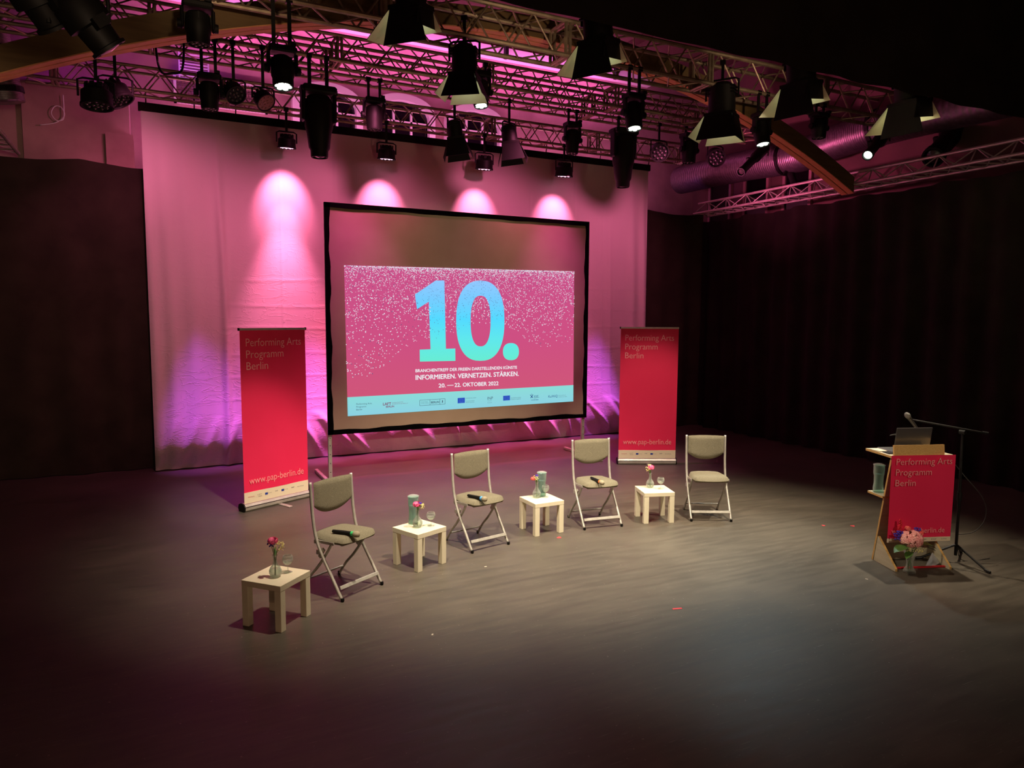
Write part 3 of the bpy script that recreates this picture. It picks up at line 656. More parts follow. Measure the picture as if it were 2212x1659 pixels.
# T4: big barn door lamps below the black border
for K, wpx, lab in ((K1, 74, 'large barn door fresnel at top centre, leftmost below the black border'), (K2, 70, 'large barn door fresnel below the black border, second from left'), (K3, 66, 'large barn door fresnel below the black border, third from left'), (K4, 66, 'large barn door fresnel below the black border, in front of the ribbed duct')):
    w_ = sz(wpx, K)*.92; t_ = fresnel((K.x, T4Y, K.z+w_*.9+.12+sz(30, K)), w_, lab, (0, .18, -1), lit=1, dl=1.05, opens=(.06, .74, .14, .0), doors=(.7, 1.2, 1.14, .6), drop=.14, yaw=-math.atan2(K.x, K.y)-.5, inner=DOORIN)

# ------------------------------------------------------------------ projection screen
SY = 9.45; k_ = SY/10.5023
sx0, sx1, sz0, sz1 = 2.2563*k_, 6.7344*k_, H+(.4352-H)*k_, H+(3.8015-H)*k_
ps = thing('projection_screen', 'large projection screen with black border showing a pink slide, on silver legs', 'projection screen', ((sx0+sx1)/2, SY, 0))
cx0 = (sx0+sx1)/2
def wav(n, a0, b0, fixed, horiz, inner):
    return [(a0+(b0-a0)*i/n) for i in range(n+1)]
fb = MB(); bw = .062; n = 46; vs = []
def P2(x, z, y): return (x-cx0, y, z)
def strip(po, pi_):
    k = len(po); vs = [P2(x, z, -.022) for x, z in po]+[P2(x, z, -.022) for x, z in pi_]+[P2(x, z, .012) for x, z in po]+[P2(x, z, .012) for x, z in pi_]
    fs = []
    for i in range(k-1): fs += [(i, i+1, k+i+1, k+i), (2*k+i, 3*k+i, 3*k+i+1, 2*k+i+1), (i, 2*k+i, 2*k+i+1, i+1), (k+i, k+i+1, 3*k+i+1, 3*k+i)]
    fs += [(0, k, 3*k, 2*k), (k-1, 3*k-1, 4*k-1, 2*k-1)]
    fb.add(vs, fs)
W = lambda t, s_: .008*sin(t*21+s_)+.005*sin(t*53+s_*2)
N_ = 44
strip([(sx0, sz0+(sz1-sz0)*i/N_) for i in range(N_+1)], [(sx0+bw+W(i/N_, 0), sz0+(sz1-sz0)*i/N_) for i in range(N_+1)])
strip([(sx1, sz0+(sz1-sz0)*i/N_) for i in range(N_+1)], [(sx1-bw+W(i/N_, 1), sz0+(sz1-sz0)*i/N_) for i in range(N_+1)])
strip([(sx0+(sx1-sx0)*i/N_, sz0) for i in range(N_+1)], [(sx0+(sx1-sx0)*i/N_, sz0+bw+W(i/N_, 2)) for i in range(N_+1)])
strip([(sx0+(sx1-sx0)*i/N_, sz1) for i in range(N_+1)], [(sx0+(sx1-sx0)*i/N_, sz1-bw+W(i/N_, 3)*.5) for i in range(N_+1)])
fb.build('black_border_frame', mat('black_velour', (6, 5, 5), .95, spec=.05), ps)
MB().box((0, 0, (sz0+sz1)/2), (sx1-sx0-.06, .008, sz1-sz0-.06)).build('screen_fabric', SCREENF, ps)
for s_, x in ((-1, sx0+.03), (1, sx1-.03)):
    lg = MB().bbox((x-cx0, .045, (sz1+.02)/2), (.05, .04, sz1-.02), .004).build('support_leg', ALU, ps)
    hb = MB()
    for z in (.1, .22, .34, .46, .56): hb.lathe([(0, 0), (.006, 0), (.006, .004), (0, .004)], 8, Tr(x-cx0, .024, z) @ Rx(pi/2))
    hb.build('bolt_holes', BLACKMET, lg)
    MB().bbox((x-cx0-(.08 if s_ < 0 else 0), .03, .025), (.05, 1.1, .045), .006).build('foot_bar', ALU, ps)
    MB().box((x-cx0, .0, .62+.5), (.03, .03, .03)).build('latch', BLACKPL, ps)
# slide: corners in screen metres (x,z), keystoned as projected
def sc(px_, py_): p = aty(px_, py_, SY); return (p.x-cx0, p.z)
QTL, QTR, QBR, QBL = sc(743, 572.5), sc(1240, 586), sc(1238, 867), sc(751, 899)
def Q(u, v):      # u 0..1 left-right, v 0..1 bottom-top
    a = ((1-u)*QBL[0]+u*QBR[0], (1-u)*QBL[1]+u*QBR[1]); b = ((1-u)*QTL[0]+u*QTR[0], (1-u)*QTL[1]+u*QTR[1])
    return ((1-v)*a[0]+v*b[0], (1-v)*a[1]+v*b[1])
def Qinv(px_, py_):
    x, z = sc(px_, py_); u = v = .5
    for _ in range(12):
        q = Q(u, v); e = 1e-4; qu = Q(u+e, v); qv = Q(u, v+e)
        a, b_, c_, d_ = (qu[0]-q[0])/e, (qv[0]-q[0])/e, (qu[1]-q[1])/e, (qv[1]-q[1])/e; D = a*d_-b_*c_; rx, rz = x-q[0], z-q[1]
        u += (d_*rx-b_*rz)/D; v += (-c_*rx+a*rz)/D
    return u, v
def emat(name, c1, c2=None, z0=0, z1=1, st=.86):
    m = bpy.data.materials.new(name); m.use_nodes = True; nt = m.node_tree; nt.nodes.clear()
    o = nt.nodes.new('ShaderNodeOutputMaterial'); e = nt.nodes.new('ShaderNodeEmission'); e.inputs[1].default_value = st; nt.links.new(e.outputs[0], o.inputs[0])
    if c2:
        tc = nt.nodes.new('ShaderNodeTexCoord'); s = nt.nodes.new('ShaderNodeSeparateXYZ'); nt.links.new(tc.outputs['Object'], s.inputs[0])
        mr = nt.nodes.new('ShaderNodeMapRange'); mr.inputs[1].default_value = z0; mr.inputs[2].default_value = z1; nt.links.new(s.outputs[2], mr.inputs[0])
        r = nt.nodes.new('ShaderNodeValToRGB'); nt.links.new(mr.outputs[0], r.inputs[0])
        cs = [c1]+list(c2)
        r.color_ramp.elements[0].color = lin(cs[0]); r.color_ramp.elements[1].color = lin(cs[-1])
        for i in range(1, len(cs)-1): el = r.color_ramp.elements.new(i/(len(cs)-1)); el.color = lin(cs[i])
        nt.links.new(r.outputs[0], e.inputs[0])
    else: e.inputs[0].default_value = lin(c1)
    return m
def slide_part(name, uv, fs, m, lvl, parent):
    return MB().add([(*(lambda q: (q[0], -.006-.0012*lvl, q[1]))(Q(u, v)),) for u, v in uv], fs).build(name, m, parent)
zb, zt = QBL[1], QTR[1]
vstrip = Qinv(751, 858)[1]
SL = slide_part('projected_slide', [(i/20, vstrip+(1-vstrip)*j/10) for j in range(11) for i in range(21)], [(j*21+i, j*21+i+1, j*21+i+22, j*21+i+21) for j in range(10) for i in range(20)], emat('slide_pink', (208, 88, 118), [(206, 80, 130), (203, 82, 138)], zb, zt), 0, ps)
SP = slide_part('slide_footer', [(0, 0), (1, 0), (1, vstrip), (0, vstrip)], [(0, 1, 2, 3)], emat('footer_mint', (140, 208, 226), [(140, 222, 214)], zb, zb+.33), 0, ps)
DIG = emat('digit_blue', (104, 236, 212), [(96, 232, 236), (84, 218, 255), (120, 204, 255), (150, 200, 255)], QBL[1]+.72, QTL[1]-.12)
WHT = emat('slide_white', (238, 240, 245)); NAVY = emat('slide_navy', (70, 90, 110)); MAR = emat('slide_maroon', (130, 60, 100)); EUB = emat('flag_blue', (48, 84, 190)); EUS = emat('flag_ring', (120, 150, 230))
def poly_px(name, pts, m, lvl, parent): uv = [Qinv(*p) for p in pts]; return slide_part(name, uv, [tuple(range(len(pts)))], m, lvl, parent)
# "1" with slab foot and flag (pixels measured on the slide)
kx, ox, oy = 600/1843, 690, 420
Z = lambda x, y: (ox+x*kx, oy+y*kx)
one = [Z(665, 1109), Z(901, 1104), Z(900, 1022), Z(838, 1024), Z(828, 570), Z(768, 572), Z(632, 664), Z(646, 762), Z(724, 712), Z(736, 1027), Z(664, 1030)]
uv = [Qinv(*p) for p in one]
slide_part('digit', uv, [(0, 1, 2, 3, 9, 10), (3, 4, 5, 8, 9), (5, 6, 7, 8)], DIG, 2, SL)
def ring(cx, cy, a, b_, p, n=48, sh=0): return [Z(cx+a*math.copysign(abs(cos(t))**p, cos(t)), cy+b_*math.copysign(abs(sin(t))**p, sin(t))+sh*cos(t)) for t in [2*pi*k/n for k in range(n)]]
ro = ring(1066, 838, 160, 266, .82); ri = ring(1068, 840, 66, 168, .82)
uv = [Qinv(*p) for p in ro+ri]; slide_part('digit', uv, [(k, (k+1) % 48, 48+(k+1) % 48, 48+k) for k in range(48)], DIG, 2, SL)
dt = ring(1269, 1043, 53, 57, .85, 32); slide_part('full_stop', [Qinv(*p) for p in dt], [tuple(range(32))], DIG, 2, SL)
def slide_text(txt, pl, pr, hpx, m, parent, name='lettering', off=.0, lvl=2, space=1.0):
    """pl, pr: pixels of the baseline's ends on the photograph"""
    a, b_ = Qinv(*pl), Qinv(*pr); up = Qinv(pl[0], pl[1]-hpx)[1]-a[1]; wd = b_[0]-a[0]
    vs, fs = text_mesh(txt, wd, 0, space, height=up)
    n = len(vs); sh = [(0, 0)]
    if off > 0: e = up*.020; sh = [(-e, 0), (e, 0), (0, e*1.2), (0, -e*1.2)]
    V2 = [(a[0]+x+dx, a[1]+(b_[1]-a[1])*(x/wd)+y+dy) for dx, dy in sh for x, y in vs]
    F2 = [tuple(i+k*n for i in f) for k in range(len(sh)) for f in fs]
    return slide_part(name, V2, F2, m, lvl, parent)
slide_text('BRANCHENTREFF DER FREIEN DARSTELLENDEN KÜNSTE', Z(637, 1180), Z(1309, 1156), 7.0, WHT, SL, off=.006)
slide_text('INFORMIEREN. VERNETZEN. STÄRKEN.', Z(638, 1230), Z(1320, 1203), 10.6, WHT, SL, off=.006)
slide_text('20.', Z(790, 1281), Z(836, 1279), 8.8, WHT, SL, off=.006)
slide_text('22. OKTOBER 2022', Z(896, 1277), Z(1186, 1265), 8.8, WHT, SL, off=.006)
poly_px('dash', [Z(846, 1269), Z(889, 1267), Z(889, 1263), Z(846, 1265)], WHT, 2, SL)
# footer logos
A_ = lambda x, y: (740+x*260/2212, 820+y*260/2212)
B_ = lambda x, y: (960+x*300/2212, 780+y*300/2212)
slide_text('Performing Arts', A_(250, 464), A_(535, 448), 3.6, NAVY, SP); slide_text('Programm', A_(250, 515), A_(432, 505), 3.6, NAVY, SP); slide_text('Berlin', A_(250, 567), A_(357, 560), 3.6, NAVY, SP)
slide_text('LAFT', A_(742, 474), A_(888, 463), 6, MAR, SP, off=.012); slide_text('BERLIN', A_(795, 514), A_(943, 505), 4, MAR, SP, off=.01)
slide_text('Landesverband freie', A_(905, 430), A_(1110, 416), 2.0, MAR, SP); slide_text('darstellende Künste Berlin e.V.', A_(905, 455), A_(1200, 439), 2.0, MAR, SP)
def outline(pts, th, m):
    n = len(pts)
    for i in range(n):
        (x0_, y0_), (x1_, y1_) = pts[i], pts[(i+1) % n]; L = math.hypot(x1_-x0_, y1_-y0_); nx, ny = -(y1_-y0_)/L*th, (x1_-x0_)/L*th
        poly_px('logo_rule', [(x0_+nx, y0_+ny), (x0_-nx, y0_-ny), (x1_-nx, y1_-ny), (x1_+nx, y1_+ny)], NAVY, 2, SP)
outline([A_(1415, 378), A_(1880, 350), A_(1880, 448), A_(1415, 478)], .35, NAVY)
outline([A_(1602, 366), A_(1602, 466)], .35, NAVY); outline([A_(1786, 355), A_(1786, 455)], .35, NAVY)
slide_text('BERLIN', A_(1622, 436), A_(1770, 427), 4.6, NAVY, SP, off=.01); slide_text('Senatsverwaltung', A_(1438, 418), A_(1560, 411), 1.8, NAVY, SP); slide_text('für Kultur und Europa', A_(1438, 442), A_(1580, 434), 1.8, NAVY, SP)
poly_px('bear_emblem', [A_(1818, 426), A_(1826, 408), A_(1820, 392), A_(1830, 376), A_(1842, 384), A_(1838, 400), A_(1848, 424), A_(1836, 412), A_(1830, 428)], NAVY, 2, SP)
def flag(f, x0_, y0_, x1_, y1_, lx, rows):
    poly_px('flag', [f(x0_, y0_+8), f(x1_, y0_), f(x1_, y1_-4), f(x0_, y1_+4)], EUB, 2, SP)
    cx, cy = (x0_+x1_)/2, (y0_+y1_)/2+3
    for k in range(12):
        t = 2*pi*k/12; x, y = cx+27*cos(t), cy+27*sin(t); poly_px('flag_star', [f(x-3, y), f(x, y+3), f(x+3, y), f(x, y-3)], EUS, 3, SP)
    for (txt, yy, wd) in rows: slide_text(txt, f(lx, yy), f(lx+wd, yy-wd*.06), 1.8, NAVY, SP)
flag(B_, 207, 580, 322, 668, 336, [('EUROPÄISCHE UNION', 598, 165), ('Europäischer Fonds für', 642, 140), ('regionale Entwicklung', 664, 135)])
flag(B_, 932, 545, 1040, 626, 1052, [('EUROPÄISCHE UNION', 594, 160), ('Europäischer Sozialfonds', 616, 158)])
slide_text('INP', B_(682, 614), B_(770, 609), 6.4, NAVY, SP); slide_text('Innovation', B_(684, 638), B_(748, 634), 1.6, NAVY, SP); slide_text('Kunst und', B_(684, 668), B_(750, 664), 1.6, NAVY, SP)
NV2 = emat('esf_blue', (30, 60, 130))
for k, q in enumerate(([(1358, 538), (1366, 534), (1412, 584), (1400, 586)], [(1404, 532), (1412, 536), (1376, 588), (1364, 586)], [(1379, 528), (1387, 520), (1393, 528), (1386, 536)])): poly_px('figure_emblem', [B_(*z) for z in q], NV2, 2, SP)
slide_text('ESF', B_(1424, 576), B_(1492, 570), 4.0, NV2, SP); slide_text('in und für Berlin', B_(1376, 626), B_(1492, 620), 2.2, NV2, SP, off=.01); outline([B_(1420, 588), B_(1505, 574)], .3, NV2)
slide_text('KuWiQ', B_(1652, 582), B_(1798, 574), 5.6, NV2, SP); slide_text('Kulturwirtschaft und', B_(1810, 552), B_(1925, 545), 1.5, NAVY, SP); slide_text('Qualifizierung in Berlin', B_(1810, 576), B_(1948, 568), 1.5, NAVY, SP)
# drifting confetti dots
random.seed(11); cw, cp, cb = MB(), MB(), MB()
i = 0
def in_digit(x, y):
    X, Y = (x-ox)/kx, (y-oy)/kx
    e = ((abs(X-1066)/160)**2.4+(abs(Y-838)/266)**2.4); e2 = ((abs(X-1068)/66)**2.4+(abs(Y-840)/168)**2.4)
    if e < 1 < e2: return True
    return 736 < X < 832 and 575 < Y < 1020 or (632 < X < 736 and Y > 664-(X-632)*.68 and Y < 762-(X-646)*.64)
cnt = 0
while cnt < 6200:
    u, t = random.random(), random.random()
    side = abs(u-.5)*2; lim = .36+.30*side**.8*(1.25 if u < .4 else .72)+.05*sin(u*17)
    d = random.random()**2.5*lim
    if d > .36 and random.random() < .4: continue
    v = 1-d-.004
    q = Q(u, v); P_w = Vector((q[0]+cx0, SY, q[1]))
    r_ = random.uniform(.0035, .0065) if d < .2 else random.uniform(.005, .0075)
    rel = P_w-Vector((0, 0, H)); dd = rel.dot(FX); pxx, pyy = 1106+F*rel.dot(RX)/dd, 829.5-F*rel.dot(UX)/dd
    ind = in_digit(pxx, pyy)
    if ind and random.random() < .6: cnt += 1; continue
    tgt = cb if ind else (cw if random.random() < .72 else (cp if random.random() < .6 else cb))
    if ind: r_ *= .7
    tgt.add([(q[0]+r_*cos(2*pi*k/6), -.0125, q[1]+r_*sin(2*pi*k/6)) for k in range(6)], [tuple(range(6))]); cnt += 1
for m_, mm, nm in ((cw, emat('dot_white', (225, 228, 240)), 'white_confetti_dots'), (cp, emat('dot_pink', (235, 170, 200)), 'pink_confetti_dots'), (cb, emat('dot_slate', (88, 92, 130)), 'slate_confetti_dots')):
    q = m_.build(nm, mm, SL); q['kind'] = 'stuff'

# ------------------------------------------------------------------ roll-up banners
def flat_text(parent, txt, x, z, width, cap, m, y=-.004, off=-.006, name='lettering'):
    vs, fs = text_mesh(txt, width, off, 1., height=cap)
    return MB().add([(x+a, y, z+b_) for a, b_ in vs], fs).build(name, m, parent)
BW, BH = .852, 2.04
def banner(loc, rz, label, hinge):
    t = thing('roll_up_banner', label, 'banner', loc, rz, 'red roll-up banners')
    w2 = BW/2
    P = [(-.05, .003), (-.065, .02), (-.068, .055), (-.05, .082), (-.012, .095), (.012, .095), (.05, .08), (.062, .04), (.05, .003)]
    P = [(a*.95, b_) for a, b_ in P]
    MB().prism(P, BW+.01, Matrix(((0, 0, 1, 0), (1, 0, 0, .035), (0, 1, 0, 0), (0, 0, 0, 1)))).build('base_cassette', ALU, t, auto=25)
    MB().box((0, -.031, .058), (BW, .004, .006)).build('base_groove', BLACKMET, t)
    for s_ in (-1, 1): MB().prism([(a*1.05, b_*1.03) for a, b_ in P], .014, Tr(s_*(w2+.011), .035, 0) @ Matrix(((0, 0, 1, 0), (1, 0, 0, 0), (0, 1, 0, 0), (0, 0, 0, 1)))).build('end_cap', BLACKPL, t)
    MB().box((0, 0, BH-.008), (BW+.01, .02, .024)).build('top_rail', ALU, t)
    for s_ in (-1, 1): MB().box((s_*(w2+.008), 0, BH-.008), (.012, .024, .03)).build('rail_cap', BLACKPL, t)
    MB().tube([(0, .03, .09), (0, .012, BH-.02)], .009, 8).build('rear_pole', ALU, t)
    MB().bbox((0.02, -.04, .006), (.05, .36, .012), .003).build('swivel_foot', ALU, t)
    n = 24; vs = []
    for j in range(5):
        for i in range(n+1):
            u = i/n; vs.append((-w2+BW*u, -.002-.006*math.exp(-((u-.5)/.012)**2)*min(1, max(0, (j-1)/3))+.003*sin(u*9+j), .215+(BH-.02-.215)*j/4))
    MB().add(vs, [(j*(n+1)+i, j*(n+1)+i+1, (j+1)*(n+1)+i+1, (j+1)*(n+1)+i) for j in range(4) for i in range(n)]).build('red_sheet', RED, t, smooth=True)
    MB().box((0, 0, .153), (BW, .004, .125)).build('cream_logo_strip', CREAM, t)
    flat_text(t, 'Performing Arts', -w2+.068, 1.845, .715, .092, REDT, -.012)
    flat_text(t, 'Programm', -w2+.068, 1.715, .475, .092, REDT, -.012)
    flat_text(t, 'Berlin', -w2+.068, 1.585, .27, .092, REDT, -.012)
    flat_text(t, 'www.pap-berlin.de', -w2+.062, .305, .72, .082, REDT, -.012)
    lm = mat('grey_ink', (110, 96, 96), .6); rm = mat('red_ink', (200, 40, 60), .6); bm = mat('blue_ink', (40, 60, 150), .6)
    def lg(txt, x, z, wd, cap, m): flat_text(t, txt, x, z, wd, cap, m, -.004, 0)
    lg('Performing Arts', -w2+.045, .155, .08, .012, rm); lg('LAFT', -w2+.165, .162, .055, .012, lm); lg('BERLIN', -w2+.175, .142, .045, .010, lm)
    for x in (.262, .478):
        MB().box((-w2+x+.018, -.003, .158), (.036, .002, .024)).build('flag', bm, t); lg('EU Fonds', -w2+x+.042, .156, .045, .009, lm)
    lg('INP', -w2+.395, .158, .035, .014, lm); lg('ESF', -w2+.615, .158, .04, .014, lm); lg('KuWiQ', -w2+.70, .155, .085, .010, lm)
    return t
BA, BB = atz(531, 1106), atz(664, 1074.5); BM = (BA+BB)/2
banner((BM.x, BM.y, 0), math.atan2(BB.y-BA.y, BB.x-BA.x), 'red roll-up banner left of the projection screen, reading Performing Arts Programm Berlin', 0)
banner((6.5246, 8.4787, 0), -.4535, 'red roll-up banner right of the projection screen, beside the rightmost chair', 0)

# ------------------------------------------------------------------ folding chairs
def pad(fn, nu=15, nv=11, T=.02):
    """fn(u,v) -> (point, normal); closed cushion with rounded rim"""
    b = MB(); vs = []
    for sgn in (1, -1):
        for j in range(nv+1):
            for i in range(nu+1):
                u, v = -1+2*i/nu, -1+2*j/nv; m = max(abs(u), abs(v)); th = T*max(0, 1-m**8)**.5
                p, n = fn(u*(1-.0), v); vs.append(p+n*th*sgn)
    n1 = (nu+1)*(nv+1); fs = []
    for j in range(nv):
        for i in range(nu):
            a = j*(nu+1)+i; fs.append((a, a+1, a+nu+2, a+nu+1)); fs.append((n1+a+nu+1, n1+a+nu+2, n1+a+1, n1+a))
    return b.add(vs, fs)
def squircle(u, v, k=.16):
    return u*(1-k*v*v*abs(u)**3*1.0), v*(1-k*u*u*abs(v)**3*1.0)
def make_chair(loc, rz, label):
    t = thing('folding_chair', label, 'chair', loc, rz, 'folding chairs on the stage')
    # forward is -Y
    def seatf(u, v):
        a, c = squircle(u, v, .17); wd = .218-.035*(c*.5+.5); y = -.245+(.41)*(c*.5+.5); z = .447+.018*(c*.5+.5)*-.6+.010*(1-a*a)-(.02*max(0, -c-.7)/.3)
        return Vector((a*wd, y, z)), Vector((0, 0, 1))
    pad(seatf, 17, 15, .031).build('seat_pad', FABRIC, t, smooth=True)
    def backf(u, v):
        a, c = u, v; wd = .198; zt = .885-.004*a*a; zb_ = .615+.075*abs(a)**2.4; z = zb_+(zt-zb_)*(c*.5+.5)
        x = a*wd; y = .088+.022*(1-a*a)*1.0-.012+.02*(z-.75)
        return Vector((x, y, z)), Vector((0, -1, .02)).normalized()
    pad(backf, 17, 11, .017).build('backrest', FABRIC, t, smooth=True)
    for s_ in (-1, 1):
        A = spline([(s_*.2125, -.24, .012), (s_*.2125, -.135, .165), (s_*.2125, -.02, .33), (s_*.2125, .045, .46), (s_*.2125, .075, .6), (s_*.213, .088, .74), (s_*.213, .098, .885)], 5)
        up = MB().tube(A, .0125, 10).build('long_leg', STEEL, t, smooth=True)
        MB().lathe([(0, 0), (.012, 0), (.0145, .012), (.013, .028), (0, .028)], 10, Tr(s_*.2125, -.245, 0)).build('rubber_foot', BLACKPL, up)
        B = spline([(s_*.188, -.115, .435), (s_*.188, -.05, .34), (s_*.188, .05, .215), (s_*.188, .145, .12), (s_*.188, .225, .012)], 5)
        sh = MB().tube(B, .011, 10).build('short_leg', STEEL, t, smooth=True)
        MB().lathe([(0, 0), (.011, 0), (.0135, .012), (.012, .028), (0, .028)], 10, Tr(s_*.188, .23, 0)).build('rubber_foot', BLACKPL, sh)
        MB().box((s_*.203, -.04, .428), (.008, .22, .022), Rx(-.04).to_3x3()).box((s_*.206, .045, .418), (.01, .05, .03)).build('seat_bracket', STEEL, t)
        MB().box((s_*.200, -.005, .335), (.012, .028, .09), Rx(.6).to_3x3()).box((s_*.222, .012, .345), (.01, .03, .035)).build('hinge_plate', STEEL, t)
    MB().bbox((0, -.215, .098), (.41, .012, .03), .003, Rx(-.5).to_3x3()).build('front_stretcher', STEEL, t)
    MB().tube([(-.188, .17, .088), (.188, .17, .088)], .008, 8).build('rear_stretcher', STEEL, t)
    MB().tube([(-.188, -.115, .432), (.188, -.115, .432)], .008, 8).build('seat_crossbar', STEEL, t)
    return t
CH = [((738, 1300.2), (824.8, 1262.8), 'chair nearest the camera with a green-ringed microphone on its seat'), ((1019.8, 1195), (1097.6, 1176), 'grey folding chair with a blue-ringed microphone, second from left'), ((1262.2, 1144.9), (1342.6, 1137), 'grey folding chair with an orange-ringed microphone, third from left'), ((1493.4, 1126), (1578.8, 1127), 'empty grey folding chair right of the last table, nearest the right banner')]
seats = []; first = None
for a, b_, lab in CH:
    A, B = atz(*a), atz(*b_); d = (B-A).normalized(); fwd = Vector((d.y, -d.x, 0)); c = (A+B)/2-fwd*.24
    rz = math.atan2(fwd.y, fwd.x)+pi/2
    if first is None: first = make_chair(c, rz, lab); seats.append(first)
    else: seats.append(copytree(first, c, rz, lab))

# ------------------------------------------------------------------ side tables
TW, TH = .3352, .3338
def make_table(loc, rz, label):
    t = thing('side_table', label, 'table', loc, rz, 'low cream side tables')
    MB().bbox((0, 0, TH-.021), (TW, TW, .042), .002).build('table_top', WHITEW, t)
    lm = MB().bbox((0, 0, (TH-.042)/2), (.052, .052, TH-.0425), .002).mesh('leg', WHITEW)
    for sx_ in (-1, 1):
        for sy_ in (-1, 1): q = link('leg', lm, t); q.location = (sx_*(TW/2-.027), sy_*(TW/2-.027), 0)
    return t
TB = [(.7289, 5.1929, -3.1802), (2.0457, 5.8718, -3.538), (3.4996, 6.2694, -3.9052), (4.8026, 6.0943, 2.03)]
TL = ['small cream side table at front left, standing lowest in the picture', 'small cream side table between the first and second chairs', 'small cream side table between the second and third chairs', 'small cream side table left of the empty rightmost chair']
first = None
for (x, y, a), lab in zip(TB, TL):
    if first is None: first = make_table((x, y, 0), a+pi/4, lab)
    else: copytree(first, (x, y, 0), a+pi/4, lab)

# ------------------------------------------------------------------ glassware and flowers on the tables
def solid_glass(prof, th, n=24, bottom=None):
    outer = prof; inner = [(max(r-th, .0), z) for r, z in reversed(prof)]
    if bottom is not None: inner = [(r, max(z, bottom)) for r, z in inner]
    return MB().lathe([(0, outer[0][1])]+outer+inner+[(0, inner[-1][1])], n)
def make_vase(loc, label):
    t = thing('flower_vase', label, 'vase', loc, 0, 'bud vases on the side tables')
    pr = [(.022, 0), (.034, .008), (.043, .03), (.044, .048), (.034, .072), (.019, .092), (.0125, .115), (.0125, .14), (.018, .158), (.020, .162)]
    solid_glass(pr, .0022, 22, .005).build('vase_glass', GLASS, t, smooth=True)
    MB().lathe([(0, .006), (.032, .010), (.0405, .03), (.0405, .046), (.037, .058), (0, .058)], 22).build('vase_water', WATER, t, smooth=True)
    return t
def make_glass(loc, label):
    t = thing('wine_glass', label, 'wine glass', loc, 0, 'stemmed glasses on the side tables')
    k = 1.
    MB().lathe([(0, 0), (.031, 0), (.032, .002), (.018, .005), (.005, .010), (.0035, .02), (.0035, .048), (.006, .055), (.018, .060), (.032, .072), (.039, .092), (.038, .110), (.030, .126), (.0285, .126), (.0365, .110), (.0375, .092), (.031, .0735), (.017, .062), (0, .060)], 22).build('glass_bowl_and_foot', GLASS, t, smooth=True)
    MB().lathe([(0, .0605), (.016, .0628), (.030, .074), (.0355, .086), (0, .086)], 20).build('poured_water', WATER, t, smooth=True)
    return t
def make_jug(loc, label, hh=.25, group='water jugs'):
    t = thing('water_jug', label, 'water jug', loc, 0, group)
    pr = [(.036, 0), (.044, .006), (.0445, .05), (.040, .08), (.040, .15), (.046, .17), (.047, .225), (.0475, hh)]
    solid_glass(pr, .003, 22, .012).build('jug_glass', GLASSG, t, smooth=True)
    MB().lathe([(0, .0125), (.040, .014), (.0412, .05), (.0365, .08), (.0365, .15), (.040, .165), (0, .165)], 20).build('jug_water', WATER, t, smooth=True)
    MB().lathe([(0, .248), (.051, .248), (.052, .254), (.030, .262), (0, .263)], 20).build('jug_lid', GLASSG, t, smooth=True)
    return t
def bloom(b, c, r, seed, n=26, flat=.7):
    random.seed(seed); c = Vector(c)
    for k in range(n):
        ph = random.uniform(0, 2*pi); th = math.acos(random.uniform(-.2, 1)); d = Vector((sin(th)*cos(ph), sin(th)*sin(ph), cos(th)*flat)); R = d.to_track_quat('Z', 'Y').to_matrix()
        s_ = r*.5; P = [Vector((s_*cos(a)*(1+.2*sin(3*a)), s_*sin(a), .15*s_*cos(2*a))) for a in [2*pi*i/7 for i in range(7)]]
        b.add([c+d*r*.8+R @ p for p in P]+[c+d*r*.62], [tuple(range(7))]+[((i+1) % 7, i, 7) for i in range(7)])
def spray(b, c, r, seed, n=30, br=.0055):
    random.seed(seed); c = Vector(c)
    for k in range(n):
        q = Vector((random.gauss(0, 1), random.gauss(0, 1), random.gauss(0, 1))).normalized()*r*random.uniform(.55, 1); b.blob(c+q, br, seed+k, .2)
def bouquet(loc, label, parts, top=.162):
    t = thing('flower_bunch', label, 'flowers', loc, 0, 'flowers in the bud vases')
    for i, (kind, dx, dy, dz, r) in enumerate(parts):
        MB().tube(spline([(dx*-.12, dy*-.12, .012), (0, 0, .10), (dx*.35, dy*.35, top+.01), (dx, dy, dz)], 4), .0022, 5).build('stem', STEM, t)
        b = MB()
        if kind in ('y', 'w', 'v'): spray(b, (dx, dy, dz), r, 5+i*7, 34, .0048 if kind != 'v' else .006)
        else: bloom(b, (dx, dy, dz), r, 9+i*3)
        b.build('bloom', {'p': PINKF, 'r': REDF, 'y': YELF, 'v': PURPF, 'w': YELF, 's': SALM}[kind], t)
    MB().prism([(0, 0), (.012, .03), (.004, .07), (-.010, .035)], .001, Tr(0.004, 0, top-.01) @ Rx(1.0)).build('leaf', LEAF, t)
V = [atz(595, 1246, TH), atz(902, 1139, TH), atz(1159, 1075, TH), atz(1404, 1053, TH)]
Gp = [atz(622, 1236, TH), atz(931, 1136, TH), atz(1178, 1074, TH), atz(1427, 1056, TH)]
tn = ['table at front left', 'table between the first two chairs', 'table between the second and third chairs', 'table beside the empty chair']
for i, p in enumerate(V): make_vase(p, 'small round-bellied glass vase on the '+tn[i])
for i, p in enumerate(Gp): make_glass(p, 'stemmed glass with a little water on the '+tn[i])
R_ = RX  # picture-right direction, used only to lay the blooms out
def off(r, d=0): v = Vector((cos(YAW), -sin(YAW), 0))*r+Vector((sin(YAW), cos(YAW), 0))*d; return v.x, v.y
def part(k, r, z, rad, d=0.): x, y = off(r, d); return (k, x, y, z, rad*1.22)
bouquet(V[0], 'red and violet flower with a yellow spray in the front left vase', [part('p', -.012, .262, .030), part('v', -.03, .246, .026, .005), part('y', .036, .225, .032)])
bouquet(V[1], 'pink and yellow flowers in the vase next to a green water jug', [part('p', -.006, .205, .030), part('y', .036, .19, .024), part('v', .024, .21, .012)])
